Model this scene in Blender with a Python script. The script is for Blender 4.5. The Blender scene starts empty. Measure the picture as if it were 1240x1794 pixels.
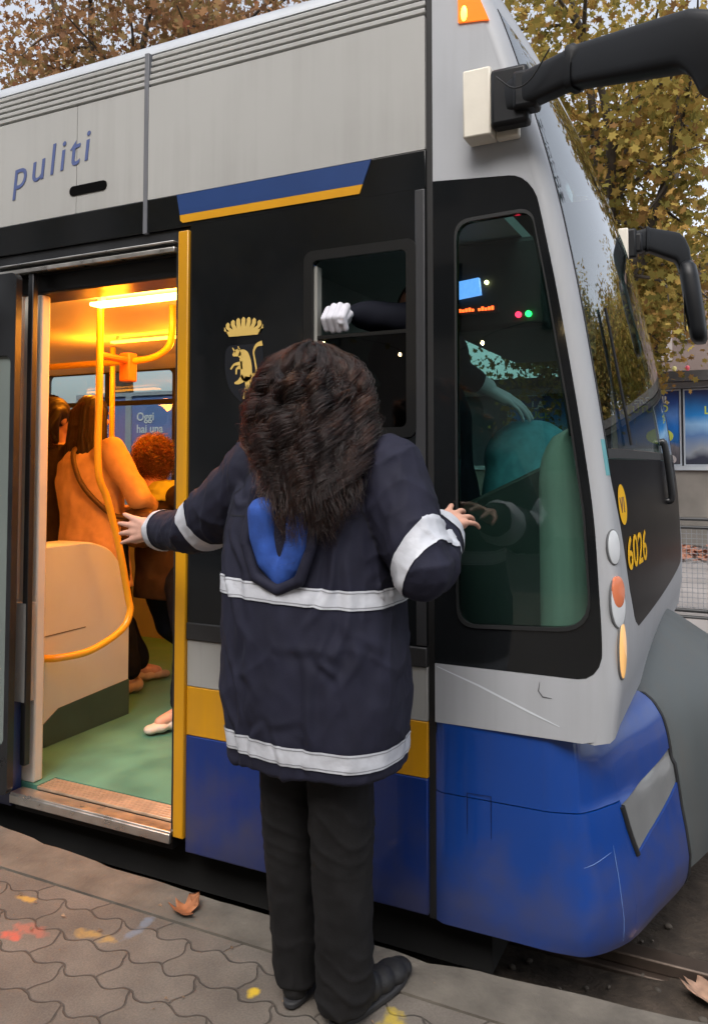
import bpy, bmesh, math, random
import numpy as np
from mathutils import Vector, Matrix, noise
R = math.radians
random.seed(7)
RNG = np.random.default_rng(7)
SC = bpy.context.scene
COL = SC.collection
V = Vector

# ------------------------------------------------------------------ camera, world, sun, exposure
YAW, PITCH, EYE = R(26), R(2.6), V((0, 0, 1.36))
cam_data = bpy.data.cameras.new('camera')
cam_data.sensor_fit = 'HORIZONTAL'; cam_data.sensor_width = 36.0
cam_data.lens = 36.0 * 1400 / 1240
cam_data.shift_y = -147 / 1240
cam_data.clip_start = 0.05; cam_data.clip_end = 2000
cam = bpy.data.objects.new('camera', cam_data); COL.objects.link(cam)
cam.location = EYE
cam.rotation_euler = (R(90) + PITCH, 0, YAW)
SC.camera = cam

SUN_EL = R(52)
world = bpy.data.worlds.new('World'); SC.world = world; world.use_nodes = True
wn = world.node_tree.nodes; wl = world.node_tree.links
bg = wn['Background']
sky = wn.new('ShaderNodeTexSky'); sky.sky_type = 'NISHITA'; sky.sun_disc = False
sky.sun_elevation = SUN_EL; sky.sun_rotation = R(170)
sky.air_density = 1.0; sky.dust_density = 4.0; sky.ozone_density = 1.0
hs = wn.new('ShaderNodeHueSaturation'); hs.inputs['Saturation'].default_value = 0.34; hs.inputs['Value'].default_value = 1.0
wl.new(sky.outputs[0], hs.inputs['Color']); wl.new(hs.outputs[0], bg.inputs['Color'])
bg.inputs['Strength'].default_value = 0.15

sun_data = bpy.data.lights.new('sun', 'SUN'); sun_data.energy = 0.5; sun_data.angle = R(25)
sun_data.color = (1.0, 0.93, 0.86)
sun = bpy.data.objects.new('sun', sun_data); COL.objects.link(sun)
# sky.sun_rotation 170 deg (clockwise from +Y): the veiled sun stands behind the camera, a little to its right
_sd = V((math.sin(R(170)) * math.cos(SUN_EL), math.cos(R(170)) * math.cos(SUN_EL), math.sin(SUN_EL)))
sun.rotation_euler = (-_sd).to_track_quat('-Z', 'Y').to_euler()
SC.view_settings.view_transform = 'Standard'; SC.view_settings.look = 'None'
SC.view_settings.exposure = 1.05; SC.view_settings.gamma = 1.0
SC.cycles.use_denoising = True
SC.cycles.max_bounces = 10; SC.cycles.transparent_max_bounces = 24
SC.cycles.sample_clamp_indirect = 6.0

# ------------------------------------------------------------------ materials
MATS = {}
def mat(name, col, rough=0.5, metal=0.0, var=0.06, nscale=6.0, bump=0.0, bscale=60.0, coat=0.0, spec=0.5, emit=None, estr=0.0, rvar=0.0, detail=4.0, col2=None, streak=0.0, grime=0.0):
    if name in MATS: return MATS[name]
    m = bpy.data.materials.new(name); m.use_nodes = True
    nt = m.node_tree; b = nt.nodes['Principled BSDF']
    tc = nt.nodes.new('ShaderNodeTexCoord')
    nz = nt.nodes.new('ShaderNodeTexNoise'); nz.inputs['Scale'].default_value = nscale; nz.inputs['Detail'].default_value = detail
    nt.links.new(tc.outputs['Object'], nz.inputs['Vector'])
    mx = nt.nodes.new('ShaderNodeMix'); mx.data_type = 'RGBA'
    c = V(col)
    if col2 is None:
        a_, b_ = c * (1 - var), c * (1 + var)
    else:
        a_, b_ = c, V(col2)
    mx.inputs['A'].default_value = (*a_, 1); mx.inputs['B'].default_value = (*b_, 1)
    rp = nt.nodes.new('ShaderNodeMapRange'); rp.inputs[1].default_value = 0.3; rp.inputs[2].default_value = 0.7
    nt.links.new(nz.outputs['Fac'], rp.inputs[0]); nt.links.new(rp.outputs[0], mx.inputs['Factor'])
    if streak:
        mp = nt.nodes.new('ShaderNodeMapping'); mp.inputs['Scale'].default_value = (26, 26, 1.1); nt.links.new(tc.outputs['Object'], mp.inputs['Vector'])
        ns = nt.nodes.new('ShaderNodeTexNoise'); ns.inputs['Scale'].default_value = 1.0; ns.inputs['Detail'].default_value = 6; nt.links.new(mp.outputs[0], ns.inputs['Vector'])
        nf_ = nt.nodes.new('ShaderNodeTexNoise'); nf_.inputs['Scale'].default_value = 2.3; nf_.inputs['Detail'].default_value = 8; nt.links.new(tc.outputs['Object'], nf_.inputs['Vector'])
        ml = nt.nodes.new('ShaderNodeMath'); ml.operation = 'MULTIPLY'; nt.links.new(ns.outputs['Fac'], ml.inputs[0]); nt.links.new(nf_.outputs['Fac'], ml.inputs[1])
        sr = nt.nodes.new('ShaderNodeMapRange'); sr.inputs[1].default_value = .22; sr.inputs[2].default_value = .42; sr.inputs[3].default_value = 0; sr.inputs[4].default_value = streak; nt.links.new(ml.outputs[0], sr.inputs[0])
        dm = nt.nodes.new('ShaderNodeMix'); dm.data_type = 'RGBA'; nt.links.new(sr.outputs[0], dm.inputs['Factor']); nt.links.new(mx.outputs['Result'], dm.inputs['A']); dm.inputs['B'].default_value = (.10, .085, .07, 1); mx = dm
    if grime:                                            # road splash on the lowest hand's breadth
        geo = nt.nodes.new('ShaderNodeNewGeometry'); sp = nt.nodes.new('ShaderNodeSeparateXYZ'); nt.links.new(geo.outputs['Position'], sp.inputs[0])
        ng = nt.nodes.new('ShaderNodeTexNoise'); ng.inputs['Scale'].default_value = 9; ng.inputs['Detail'].default_value = 9; nt.links.new(tc.outputs['Object'], ng.inputs['Vector'])
        ma = nt.nodes.new('ShaderNodeMath'); ma.operation = 'MULTIPLY_ADD'; ma.inputs[1].default_value = .55; nt.links.new(ng.outputs['Fac'], ma.inputs[0]); nt.links.new(sp.outputs[2], ma.inputs[2])
        gr = nt.nodes.new('ShaderNodeMapRange'); gr.inputs[1].default_value = .58; gr.inputs[2].default_value = .30; gr.inputs[3].default_value = 0; gr.inputs[4].default_value = grime; nt.links.new(ma.outputs[0], gr.inputs[0])
        gm = nt.nodes.new('ShaderNodeMix'); gm.data_type = 'RGBA'; nt.links.new(gr.outputs[0], gm.inputs['Factor']); nt.links.new(mx.outputs['Result'], gm.inputs['A']); gm.inputs['B'].default_value = (.075, .062, .05, 1); mx = gm
    nt.links.new(mx.outputs['Result'], b.inputs['Base Color'])
    b.inputs['Roughness'].default_value = rough; b.inputs['Metallic'].default_value = metal
    b.inputs['Specular IOR Level'].default_value = spec
    if coat: b.inputs['Coat Weight'].default_value = coat; b.inputs['Coat Roughness'].default_value = 0.06
    if rvar:
        rr = nt.nodes.new('ShaderNodeMapRange'); rr.inputs[1].default_value = 0.3; rr.inputs[2].default_value = 0.7
        rr.inputs[3].default_value = max(0, rough - rvar); rr.inputs[4].default_value = rough + rvar
        nt.links.new(nz.outputs['Fac'], rr.inputs[0]); nt.links.new(rr.outputs[0], b.inputs['Roughness'])
    if bump:
        n2 = nt.nodes.new('ShaderNodeTexNoise'); n2.inputs['Scale'].default_value = bscale; n2.inputs['Detail'].default_value = 5
        nt.links.new(tc.outputs['Object'], n2.inputs['Vector'])
        bp = nt.nodes.new('ShaderNodeBump'); bp.inputs['Strength'].default_value = bump; bp.inputs['Distance'].default_value = 0.01
        nt.links.new(n2.outputs['Fac'], bp.inputs['Height']); nt.links.new(bp.outputs[0], b.inputs['Normal'])
    if emit:
        b.inputs['Emission Color'].default_value = (*emit, 1); b.inputs['Emission Strength'].default_value = estr
    MATS[name] = m
    return m

def crease(m, scale=(15, 15, 6), strength=.45, dist=.012):
    nt = m.node_tree; b = nt.nodes['Principled BSDF']; tc = nt.nodes.new('ShaderNodeTexCoord')
    mp = nt.nodes.new('ShaderNodeMapping'); mp.inputs['Scale'].default_value = scale; nt.links.new(tc.outputs['Object'], mp.inputs['Vector'])
    n = nt.nodes.new('ShaderNodeTexNoise'); n.noise_type = 'RIDGED_MULTIFRACTAL'; n.inputs['Scale'].default_value = 1.0; n.inputs['Detail'].default_value = 3; n.inputs['Distortion'].default_value = .8; nt.links.new(mp.outputs[0], n.inputs['Vector'])
    bp = nt.nodes.new('ShaderNodeBump'); bp.inputs['Strength'].default_value = strength; bp.inputs['Distance'].default_value = dist; nt.links.new(n.outputs['Fac'], bp.inputs['Height'])
    old = b.inputs['Normal'].links[0].from_node if b.inputs['Normal'].links else None
    if old: nt.links.new(bp.outputs[0], old.inputs['Normal'])
    else: nt.links.new(bp.outputs[0], b.inputs['Normal'])

def glass_mat(name, tint, refl=1.0, rough=0.0, ior=1.5):
    m = bpy.data.materials.new(name); m.use_nodes = True
    nt = m.node_tree; nt.nodes.clear()
    out = nt.nodes.new('ShaderNodeOutputMaterial')
    tr = nt.nodes.new('ShaderNodeBsdfTransparent'); tr.inputs[0].default_value = (*tint, 1)
    gl = nt.nodes.new('ShaderNodeBsdfGlossy'); gl.inputs['Roughness'].default_value = rough; gl.inputs['Color'].default_value = (refl, refl, refl, 1)
    fr = nt.nodes.new('ShaderNodeFresnel'); fr.inputs['IOR'].default_value = ior
    geo = nt.nodes.new('ShaderNodeNewGeometry')
    fm = nt.nodes.new('ShaderNodeMix'); fm.data_type = 'FLOAT'      # inner faces do not mirror again
    nt.links.new(geo.outputs['Backfacing'], fm.inputs[0]); nt.links.new(fr.outputs[0], fm.inputs[2]); fm.inputs[3].default_value = 0.03
    tcn = nt.nodes.new('ShaderNodeTexCoord'); nz = nt.nodes.new('ShaderNodeTexNoise'); nz.inputs['Scale'].default_value = 2.2
    nt.links.new(tcn.outputs['Object'], nz.inputs['Vector'])
    bp = nt.nodes.new('ShaderNodeBump'); bp.inputs['Strength'].default_value = 0.03; bp.inputs['Distance'].default_value = 0.03
    nt.links.new(nz.outputs['Fac'], bp.inputs['Height']); nt.links.new(bp.outputs[0], gl.inputs['Normal'])
    mx = nt.nodes.new('ShaderNodeMixShader')
    nt.links.new(fm.outputs[0], mx.inputs[0]); nt.links.new(tr.outputs[0], mx.inputs[1]); nt.links.new(gl.outputs[0], mx.inputs[2])
    nt.links.new(mx.outputs[0], out.inputs[0])
    MATS[name] = m
    return m

SILVER = mat('silver_paint', (0.38, 0.38, 0.365), 0.5, 0.0, var=0.05, nscale=1.6, rvar=0.05, streak=.13)
PILLAR = mat('cab_silver_paint', (0.38, 0.395, 0.42), 0.48, 0.0, var=0.04, nscale=2.5, rvar=0.04, streak=.12)
GREYP = mat('grey_side_paint', (0.33, 0.33, 0.315), 0.45, 0.0, var=0.06, nscale=3, rvar=0.08, streak=.35)
BLACKG = mat('black_glazing', (0.008, 0.009, 0.010), 0.07, 0, var=0.2, nscale=3, rvar=0.03)
BLACKR = mat('black_rubber', (0.011, 0.011, 0.012), 0.62, 0, var=0.25, nscale=12)
BLACKM = mat('black_satin_paint', (0.014, 0.015, 0.017), 0.35, 0, var=0.2, nscale=5, rvar=0.08)
BLUEP = mat('blue_paint', (0.001, 0.024, 0.16), 0.32, 0.0, var=0.04, nscale=2.2, coat=0.3, streak=.12, grime=.5)
BLUEB = mat('blue_bumper_paint', (0.0012, 0.042, 0.245), 0.3, 0.0, var=0.03, nscale=2.2, coat=0.35, streak=.12, grime=.5)
YELP = mat('yellow_paint', (0.58, 0.27, 0.004), 0.34, 0, var=0.07, nscale=3, coat=0.25, streak=.25)
GREYC = mat('nose_cover_grey', (0.072, 0.083, 0.086), 0.5, 0, var=0.14, nscale=4, rvar=0.1, streak=.3)
ALU = mat('brushed_aluminium', (0.55, 0.53, 0.50), 0.35, 0.9, var=0.12, nscale=20, rvar=0.1)
WHITEP = mat('white_plastic', (0.68, 0.64, 0.55), 0.5, 0, var=0.07, nscale=9, bump=0.05, bscale=40)
UNDER = mat('underframe', (0.006, 0.006, 0.006), 0.85, 0, var=0.3)
CREAM = mat('interior_lining', (0.60, 0.57, 0.50), 0.5, 0, var=0.05, nscale=4, rvar=0.1)
CEIL = mat('interior_ceiling', (0.72, 0.66, 0.54), 0.6, 0, var=0.06, nscale=2)
PARTM = mat('partition_laminate', (0.55, 0.61, 0.66), 0.42, 0, var=0.06, nscale=3, rvar=0.1)
KICK = mat('partition_kick', (0.035, 0.075, 0.07), 0.5, 0, var=0.15)
LINO = mat('green_lino', (0.085, 0.25, 0.19), 0.42, 0, var=0.22, nscale=5, rvar=0.12, bump=0.04, bscale=160)
RAILY = mat('yellow_rail', (0.80, 0.42, 0.02), 0.32, 0, var=0.06, coat=0.3)
SKIN = mat('skin', (0.60, 0.33, 0.245), 0.5, 0, var=0.09, nscale=28, bump=0.06, bscale=140)
NAVY = mat('navy_cloth', (0.0115, 0.0122, 0.0265), 0.8, 0, var=0.18, nscale=16, bump=0.12, bscale=330, spec=0.3)
SPECLOW = 0.12
BLACKC = mat('black_cloth', (0.0085, 0.0082, 0.0088), 0.85, 0, var=0.25, nscale=14, bump=0.12, bscale=300, spec=0.25)
SHOEM = mat('black_suede', (0.010, 0.010, 0.011), 0.6, 0, var=0.3, nscale=20, bump=0.1, bscale=200)
REFL = mat('reflective_tape', (0.50, 0.52, 0.57), 0.5, 0.0, var=0.14, nscale=18, bump=0.25, bscale=45)
crease(NAVY); crease(BLACKC, (16, 16, 7), .5, .012)
LINING = mat('blue_fleece', (0.018, 0.068, 0.31), 0.85, 0, var=0.25, nscale=25, bump=0.15, bscale=260)
CABG = glass_mat('tinted_cab_glass', (0.64, 0.77, 0.73), 1.0, 0.0, 1.62)
WSG = glass_mat('windscreen_glass', (0.62, 0.76, 0.74), 1.0)
SALG = glass_mat('saloon_glass', (0.62, 0.68, 0.68), 0.8)
DOORG = glass_mat('door_leaf_glass', (0.30, 0.36, 0.35), 0.8)
LAMPW = mat('ceiling_lamp_glow', (1, 0.8, 0.5), 0.4, emit=(1.0, 0.42, 0.07), estr=15)
LAMPD = mat('ceiling_lamp_dim', (1, 0.7, 0.4), 0.4, emit=(1.0, 0.36, 0.02), estr=7.0)
LENSO = mat('orange_lens', (0.75, 0.17, 0.02), 0.15, 0, coat=0.8, emit=(1.0, 0.16, 0.01), estr=0.55)
LENSW = mat('clear_lens', (0.62, 0.65, 0.68), 0.12, 0, coat=0.8)
LENSA = mat('amber_lens', (0.85, 0.50, 0.20), 0.15, 0, coat=0.8, emit=(1.0, 0.5, 0.14), estr=0.25)
BULB = mat('lit_bulb', (1, 0.5, 0.1), 0.3, emit=(1.0, 0.36, 0.03), estr=5)
LENSR = mat('red_orange_lens', (0.70, 0.20, 0.09), 0.15, 0, coat=0.8)
HEADL = mat('headlamp_cover', (0.21, 0.22, 0.225), 0.22, 0.1, var=0.10, nscale=7, coat=0.5)

# ------------------------------------------------------------------ building helpers
def tag(o, label=None, cat=None, group=None, kind=None):
    if label: o['label'] = label
    if cat: o['category'] = cat
    if group: o['group'] = group
    if kind: o['kind'] = kind
    return o
def thing(name, label, cat, loc=(0, 0, 0), group=None):
    o = bpy.data.objects.new(name, None); COL.objects.link(o); o.location = loc; o.empty_display_size = 0.1
    bpy.context.view_layer.update()
    return tag(o, label, cat, group)
def world_loc(o):
    p = V(o.location)
    while o.parent is not None:
        o = o.parent; p = p + V(o.location)
    return p
def link(name, me, m=None, parent=None, smooth=35, bevel=0.0, seg=2):
    o = bpy.data.objects.new(name, me); COL.objects.link(o)
    if m is not None and not me.materials: me.materials.append(m)
    if parent is not None:
        o.parent = parent; o.location = -world_loc(parent)      # vertices are in world metres
    if smooth:
        me.shade_smooth(); me.set_sharp_from_angle(angle=R(smooth))
    if bevel:
        b = o.modifiers.new('bevel', 'BEVEL'); b.width = bevel; b.segments = seg; b.limit_method = 'ANGLE'; b.angle_limit = R(40)
        b.harden_normals = False
    return o
class MB:
    def __init__(s): s.v = []; s.f = []
    def add(s, vs, fs):
        n = len(s.v); s.v += [tuple(p) for p in vs]; s.f += [tuple(i + n for i in f) for f in fs]; return s
    def box(s, x0, x1, y0, y1, z0, z1, rot=None):
        P = [(x, y, z) for x in (x0, x1) for y in (y0, y1) for z in (z0, z1)]
        if rot:
            ang, ax = rot; c = V(((x0 + x1) / 2, (y0 + y1) / 2, (z0 + z1) / 2)); M = Matrix.Rotation(ang, 3, ax)
            P = [M @ (V(p) - c) + c for p in P]
        return s.add(P, [(0, 1, 3, 2), (4, 6, 7, 5), (0, 4, 5, 1), (2, 3, 7, 6), (0, 2, 6, 4), (1, 5, 7, 3)])
    def loft(s, rings, caps=True, closed=True):
        n = len(rings[0]); vs = [p for r in rings for p in r]; fs = []
        for i in range(len(rings) - 1):
            for j in range(n if closed else n - 1):
                k = (j + 1) % n
                fs.append((i * n + j, i * n + k, (i + 1) * n + k, (i + 1) * n + j))
        if caps and closed:
            fs.append(tuple(range(n - 1, -1, -1))); fs.append(tuple((len(rings) - 1) * n + j for j in range(n)))
        return s.add(vs, fs)
    def tube(s, pts, r, n=10, caps=True):
        pts = [V(p) for p in pts]; rs = r if isinstance(r, (list, tuple)) else [r] * len(pts)
        rings = []; up = None
        for i, p in enumerate(pts):
            t = (pts[min(i + 1, len(pts) - 1)] - pts[max(i - 1, 0)]).normalized()
            if up is None: up = t.orthogonal().normalized()
            up = (up - t * up.dot(t)).normalized(); sd = t.cross(up)
            rings.append([p + (up * math.cos(a) + sd * math.sin(a)) * rs[i] for a in (2 * math.pi * k / n for k in range(n))])
        return s.loft(rings, caps)
    def disc(s, c, nrm, rx, rz, depth, n=24, up=(0, 0, 1)):
        c, nrm = V(c), V(nrm).normalized(); u = V(up); u = (u - nrm * u.dot(nrm)).normalized(); w = u.cross(nrm)
        rings = [[c + nrm * d + (w * math.cos(a) * rx + u * math.sin(a) * rz) * k for a in (2 * math.pi * i / n for i in range(n))] for d, k in ((-depth, 1), (depth * .55, 1), (depth, .82))]
        return s.loft(rings)
    def mesh(s, name='mesh'):
        me = bpy.data.meshes.new(name); me.from_pydata(s.v, [], s.f); me.validate()
        bm = bmesh.new(); bm.from_mesh(me); bmesh.ops.recalc_face_normals(bm, faces=bm.faces); bm.to_mesh(me); bm.free()
        return me
    def build(s, name, m, parent=None, smooth=35, bevel=0.0, seg=2): return link(name, s.mesh(name), m, parent, smooth, bevel, seg)

def curve_pts(pts, n=8):
    """Catmull-Rom through the points."""
    P = [V(p) for p in pts]; P = [P[0] * 2 - P[1]] + P + [P[-1] * 2 - P[-2]]; out = []
    for i in range(1, len(P) - 2):
        for k in range(n):
            t = k / n; a, b, c, d = P[i - 1:i + 3]
            out.append(0.5 * ((2 * b) + (c - a) * t + (2 * a - 5 * b + 4 * c - d) * t * t + (3 * b - a - 3 * c + d) * t ** 3))
    out.append(P[-2]); return out
def evaluated(o, keep=False):
    dg = bpy.context.evaluated_depsgraph_get(); dg.update()
    me = bpy.data.meshes.new_from_object(o.evaluated_get(dg), depsgraph=dg)
    if not keep:
        d = o.data; bpy.data.objects.remove(o)
    return me
def plate(outer, holes, y, depth):
    """A flat sheet in the XZ plane with holes, its outer face at y, its thickness going inwards (+Y)."""
    cu = bpy.data.curves.new('plate', 'CURVE'); cu.dimensions = '2D'; cu.fill_mode = 'BOTH'; cu.extrude = depth / 2
    for loop in [outer] + list(holes):
        sp = cu.splines.new('POLY'); sp.points.add(len(loop) - 1); sp.use_cyclic_u = True
        for p, (x, z) in zip(sp.points, loop): p.co = (x, z, 0, 1)
    o = bpy.data.objects.new('plate', cu); COL.objects.link(o)
    me = evaluated(o)
    me.transform(Matrix.Translation((0, y + depth / 2, 0)) @ Matrix.Rotation(R(90), 4, 'X'))
    return me
def rrect(x0, x1, z0, z1, r, n=6):
    out = []
    for cx, cz, a0 in ((x1 - r, z1 - r, 0), (x0 + r, z1 - r, 90), (x0 + r, z0 + r, 180), (x1 - r, z0 + r, 270)):
        out += [(cx + r * math.cos(R(a0 + 90 * k / n)), cz + r * math.sin(R(a0 + 90 * k / n))) for k in range(n + 1)]
    return out
def round_poly(P, r, n=6):
    """Polygon corners rounded: r one radius per corner."""
    out = []; N = len(P)
    for i in range(N):
        p0, p, p1 = V(P[i - 1]), V(P[i]), V(P[(i + 1) % N]); ri = r[i]
        if ri <= 0: out.append((p.x, p.y)); continue
        a = p + (p0 - p).normalized() * ri; b = p + (p1 - p).normalized() * ri
        for k in range(n + 1):
            t = k / n; q = a * (1 - t) ** 2 + p * 2 * t * (1 - t) + b * t * t; out.append((q.x, q.y))
    return out
def text_mesh(body, size, shear=0.0, offset=0.0, spacing=1.0, extrude=0.0005):
    cu = bpy.data.curves.new('text', 'FONT'); cu.body = body; cu.size = size; cu.shear = shear; cu.offset = offset
    cu.space_character = spacing; cu.extrude = extrude; cu.align_x = 'LEFT'; cu.resolution_u = 4
    o = bpy.data.objects.new('text', cu); COL.objects.link(o)
    return evaluated(o)
def side_text(body, x, z, size, y, m, parent, name, shear=0.0, offset=0.0, rise=0.0, sx=1.0, spacing=1.0):
    me = text_mesh(body, size, shear, offset, spacing)
    me.transform(Matrix.Translation((x, y, z)) @ Matrix.Rotation(R(90), 4, 'X') @ Matrix.Rotation(rise, 4, 'Z') @ Matrix.Diagonal((sx, 1, 1, 1)))
    return link(name, me, m, parent, 0)

# ---- blobs: overlapping closed shapes fused into one skin by voxel remeshing
def capsule(mb, p0, r0, p1, r1, n=14):
    p0, p1 = V(p0), V(p1); t = (p1 - p0)
    if t.length < 1e-6: t = V((0, 0, 1e-4)); p1 = p0 + t
    t.normalize(); u = t.orthogonal().normalized(); w = t.cross(u); rings = []
    for a in (-80, -50, -20): rings.append((p0 + t * r0 * math.sin(R(a)), r0 * math.cos(R(a))))
    rings += [(p0, r0), (p1, r1)]
    for a in (20, 50, 80): rings.append((p1 + t * r1 * math.sin(R(a)), r1 * math.cos(R(a))))
    mb.loft([[c + (u * math.cos(x) + w * math.sin(x)) * r for x in (2 * math.pi * k / n for k in range(n))] for c, r in rings])
def ellipsoid(mb, c, r, rot=None, n=18):
    c = V(c); M = rot or Matrix.Identity(3); rings = []
    for i in range(1, 12):
        a = math.pi * i / 12 - math.pi / 2
        rings.append([c + M @ V((r[0] * math.cos(a) * math.cos(b), r[1] * math.cos(a) * math.sin(b), r[2] * math.sin(a))) for b in (2 * math.pi * k / n for k in range(n))])
    mb.loft(rings)
def ring(c, a, b, yaw=0.0, n=28, p=2.0, tilt=0.0):
    """Horizontal superellipse ring round c."""
    out = []
    for k in range(n):
        t = 2 * math.pi * k / n; cs, sn = math.cos(t), math.sin(t)
        x = a * math.copysign(abs(cs) ** (2 / p), cs); y = b * math.copysign(abs(sn) ** (2 / p), sn)
        out.append(V(c) + Matrix.Rotation(yaw, 3, 'Z') @ V((x, y, x * tilt)))
    return out
def fuse(mb, voxel=0.006, smooth=6, factor=0.5, folds=None):
    o = bpy.data.objects.new('fuse', mb.mesh('fuse')); COL.objects.link(o)
    r = o.modifiers.new('remesh', 'REMESH'); r.mode = 'VOXEL'; r.voxel_size = voxel
    if smooth:
        s = o.modifiers.new('smooth', 'SMOOTH'); s.iterations = smooth; s.factor = factor
    me = evaluated(o)
    if folds:
        n = len(me.vertices); co = np.empty(n * 3); me.vertices.foreach_get('co', co); no = np.empty(n * 3); me.vertices.foreach_get('normal', no)
        co = co.reshape(-1, 3); no = no.reshape(-1, 3)
        d = np.array([folds(V(c), V(k)) for c, k in zip(co, no)])
        me.vertices.foreach_set('co', (co + no * d[:, None]).ravel()); me.update()
    return me
def strip_from(me, planes, off=0.004, keep=None):
    """The zone of a garment between pairs of planes, lifted off it: a sewn-on band."""
    bm = bmesh.new(); bm.from_mesh(me)
    for p, nrm in planes:
        bmesh.ops.bisect_plane(bm, geom=bm.verts[:] + bm.edges[:] + bm.faces[:], plane_co=p, plane_no=nrm, clear_outer=True)
    if keep:
        bmesh.ops.delete(bm, geom=[f for f in bm.faces if not keep(f.calc_center_median())], context='FACES')
    bm.normal_update()
    for v in bm.verts: v.co += v.normal * off
    if keep:                                            # only the largest piece
        left, best = set(bm.faces), []
        while left:
            st = [left.pop()]; comp = []
            while st:
                f = st.pop(); comp.append(f)
                for e in f.edges:
                    for g_ in e.link_faces:
                        if g_ in left: left.remove(g_); st.append(g_)
            if len(comp) > len(best): best = comp
        bs_ = set(best); bmesh.ops.delete(bm, geom=[f for f in bm.faces if f not in bs_], context='FACES')
    out = bpy.data.meshes.new('strip'); bm.to_mesh(out); bm.free()
    return out
def hand(mb, w, d, n, s, curl=(0.3, 0.3, 0.35, 0.4), spread=0.12, thumb=0.5, k=1.0):
    """Hand at wrist w: d to the fingertips, n out of the back of the hand, s towards the thumb."""
    w, d, n, s = V(w), V(d).normalized(), V(n).normalized(), V(s).normalized()
    L = [(.040, .025, .020), (.044, .028, .021), (.041, .026, .020), (.032, .020, .018)]
    for i in range(4):
        o = (1.5 - i); base = w + d * (.012 * k) + s * o * .011 * k
        kn = w + d * (.088 - .004 * abs(i - 1)) * k + s * o * .0205 * k + n * (.003 if i in (1, 2) else 0) * k
        capsule(mb, base, .0135 * k, kn, .0105 * k)
        capsule(mb, base - n * .008 * k, .013 * k, kn - d * .012 * k - n * .008 * k, .010 * k)
        a = spread * o; dr = (d * math.cos(a) + s * math.sin(a)).normalized(); p = kn; c = curl[i] * .6; rr = (.0092, .0083, .0074, .0062)
        if i == 3: rr = tuple(x * .88 for x in rr)
        for j in range(3):
            q = p + (dr * math.cos(c) - n * math.sin(c)) * L[i][j] * k
            capsule(mb, p, rr[j] * k, q, rr[j + 1] * k); p = q; c += curl[i]
    b0 = w + d * .022 * k + s * .024 * k - n * .006 * k
    t1 = b0 + (d * .72 + s * thumb - n * .25).normalized() * .040 * k
    t2 = t1 + (d * .86 + s * thumb * .7 - n * .2).normalized() * .032 * k
    t3 = t2 + (d * .95 + s * thumb * .4 - n * .2).normalized() * .026 * k
    capsule(mb, w + d * .01 * k + s * .012 * k, .015 * k, b0, .0145 * k); capsule(mb, b0, .0145 * k, t1, .0115 * k); capsule(mb, t1, .0112 * k, t2, .0098 * k); capsule(mb, t2, .0098 * k, t3, .0078 * k)
def head(mb, c, f, k=1.0):
    """Head centred on c, face towards f."""
    c = V(c); f = V(f).normalized(); s = V((0, 0, 1)).cross(f).normalized(); u = f.cross(s)
    M = Matrix((s, f, u)).transposed()
    P = lambda x, y, z: c + M @ (V((x, y, z)) * k)
    ellipsoid(mb, P(0, -.012, .022), (.074 * k, .094 * k, .092 * k), M)
    ellipsoid(mb, P(0, .022, -.045), (.058 * k, .066 * k, .068 * k), M)
    ellipsoid(mb, P(0, .058, -.088), (.030 * k, .026 * k, .022 * k), M)
    capsule(mb, P(0, .084, .012), .008 * k, P(0, .106, -.026), .0125 * k)
    for q in (-1, 1):
        ellipsoid(mb, P(q * .012, .098, -.030), (.009 * k, .010 * k, .008 * k), M)
        ellipsoid(mb, P(q * .074, -.006, -.012), (.010 * k, .020 * k, .031 * k), M)
        ellipsoid(mb, P(q * .036, .064, -.022), (.024 * k, .022 * k, .020 * k), M)
        capsule(mb, P(q * .016, .088, .028), .009 * k, P(q * .048, .074, .030), .009 * k)
    capsule(mb, P(-.018, .082, -.056), .0075 * k, P(.018, .082, -.056), .0075 * k)
    capsule(mb, P(-.014, .081, -.068), .0085 * k, P(.014, .081, -.068), .0085 * k)
    capsule(mb, P(0, -.022, -.05), .053 * k, P(0, -.035, -.17), .056 * k)
    return P
def eyes(P, root, body):
    for q in (-1, 1):
        mb = MB(); ellipsoid(mb, P(q * .032, .078, .008), (.012, .010, .009))
        link('eye', mb.mesh(), mat('eye_white', (0.55, 0.52, 0.48), 0.2, col2=(0.5, 0.47, 0.44)), body)
def curls(name, roots, m, parent, r=0.002, tone=None):
    """Hair strands along the given lists of points, as hair curves."""
    nst, npt = roots.shape[:2]
    hc = bpy.data.hair_curves.new(name); hc.add_curves([npt] * nst)
    hc.attributes['position'].data.foreach_set('vector', roots.reshape(-1).astype(np.float32))
    ra = hc.attributes.get('radius') or hc.attributes.new('radius', 'FLOAT', 'POINT')
    prof = (np.clip(np.sin(np.linspace(0.5, math.pi - 0.03, npt)), .06, 1)[None] * r * np.ones((nst, 1))).astype(np.float32)
    ra.data.foreach_set('value', prof.reshape(-1))
    at = hc.attributes.new('tone', 'FLOAT', 'CURVE'); at.data.foreach_set('value', (RNG.random(nst) if tone is None else tone).astype(np.float32))
    hc.materials.append(m)
    o = bpy.data.objects.new(name, hc); COL.objects.link(o); o.parent = parent; o.location = -world_loc(parent)
    return o
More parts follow.
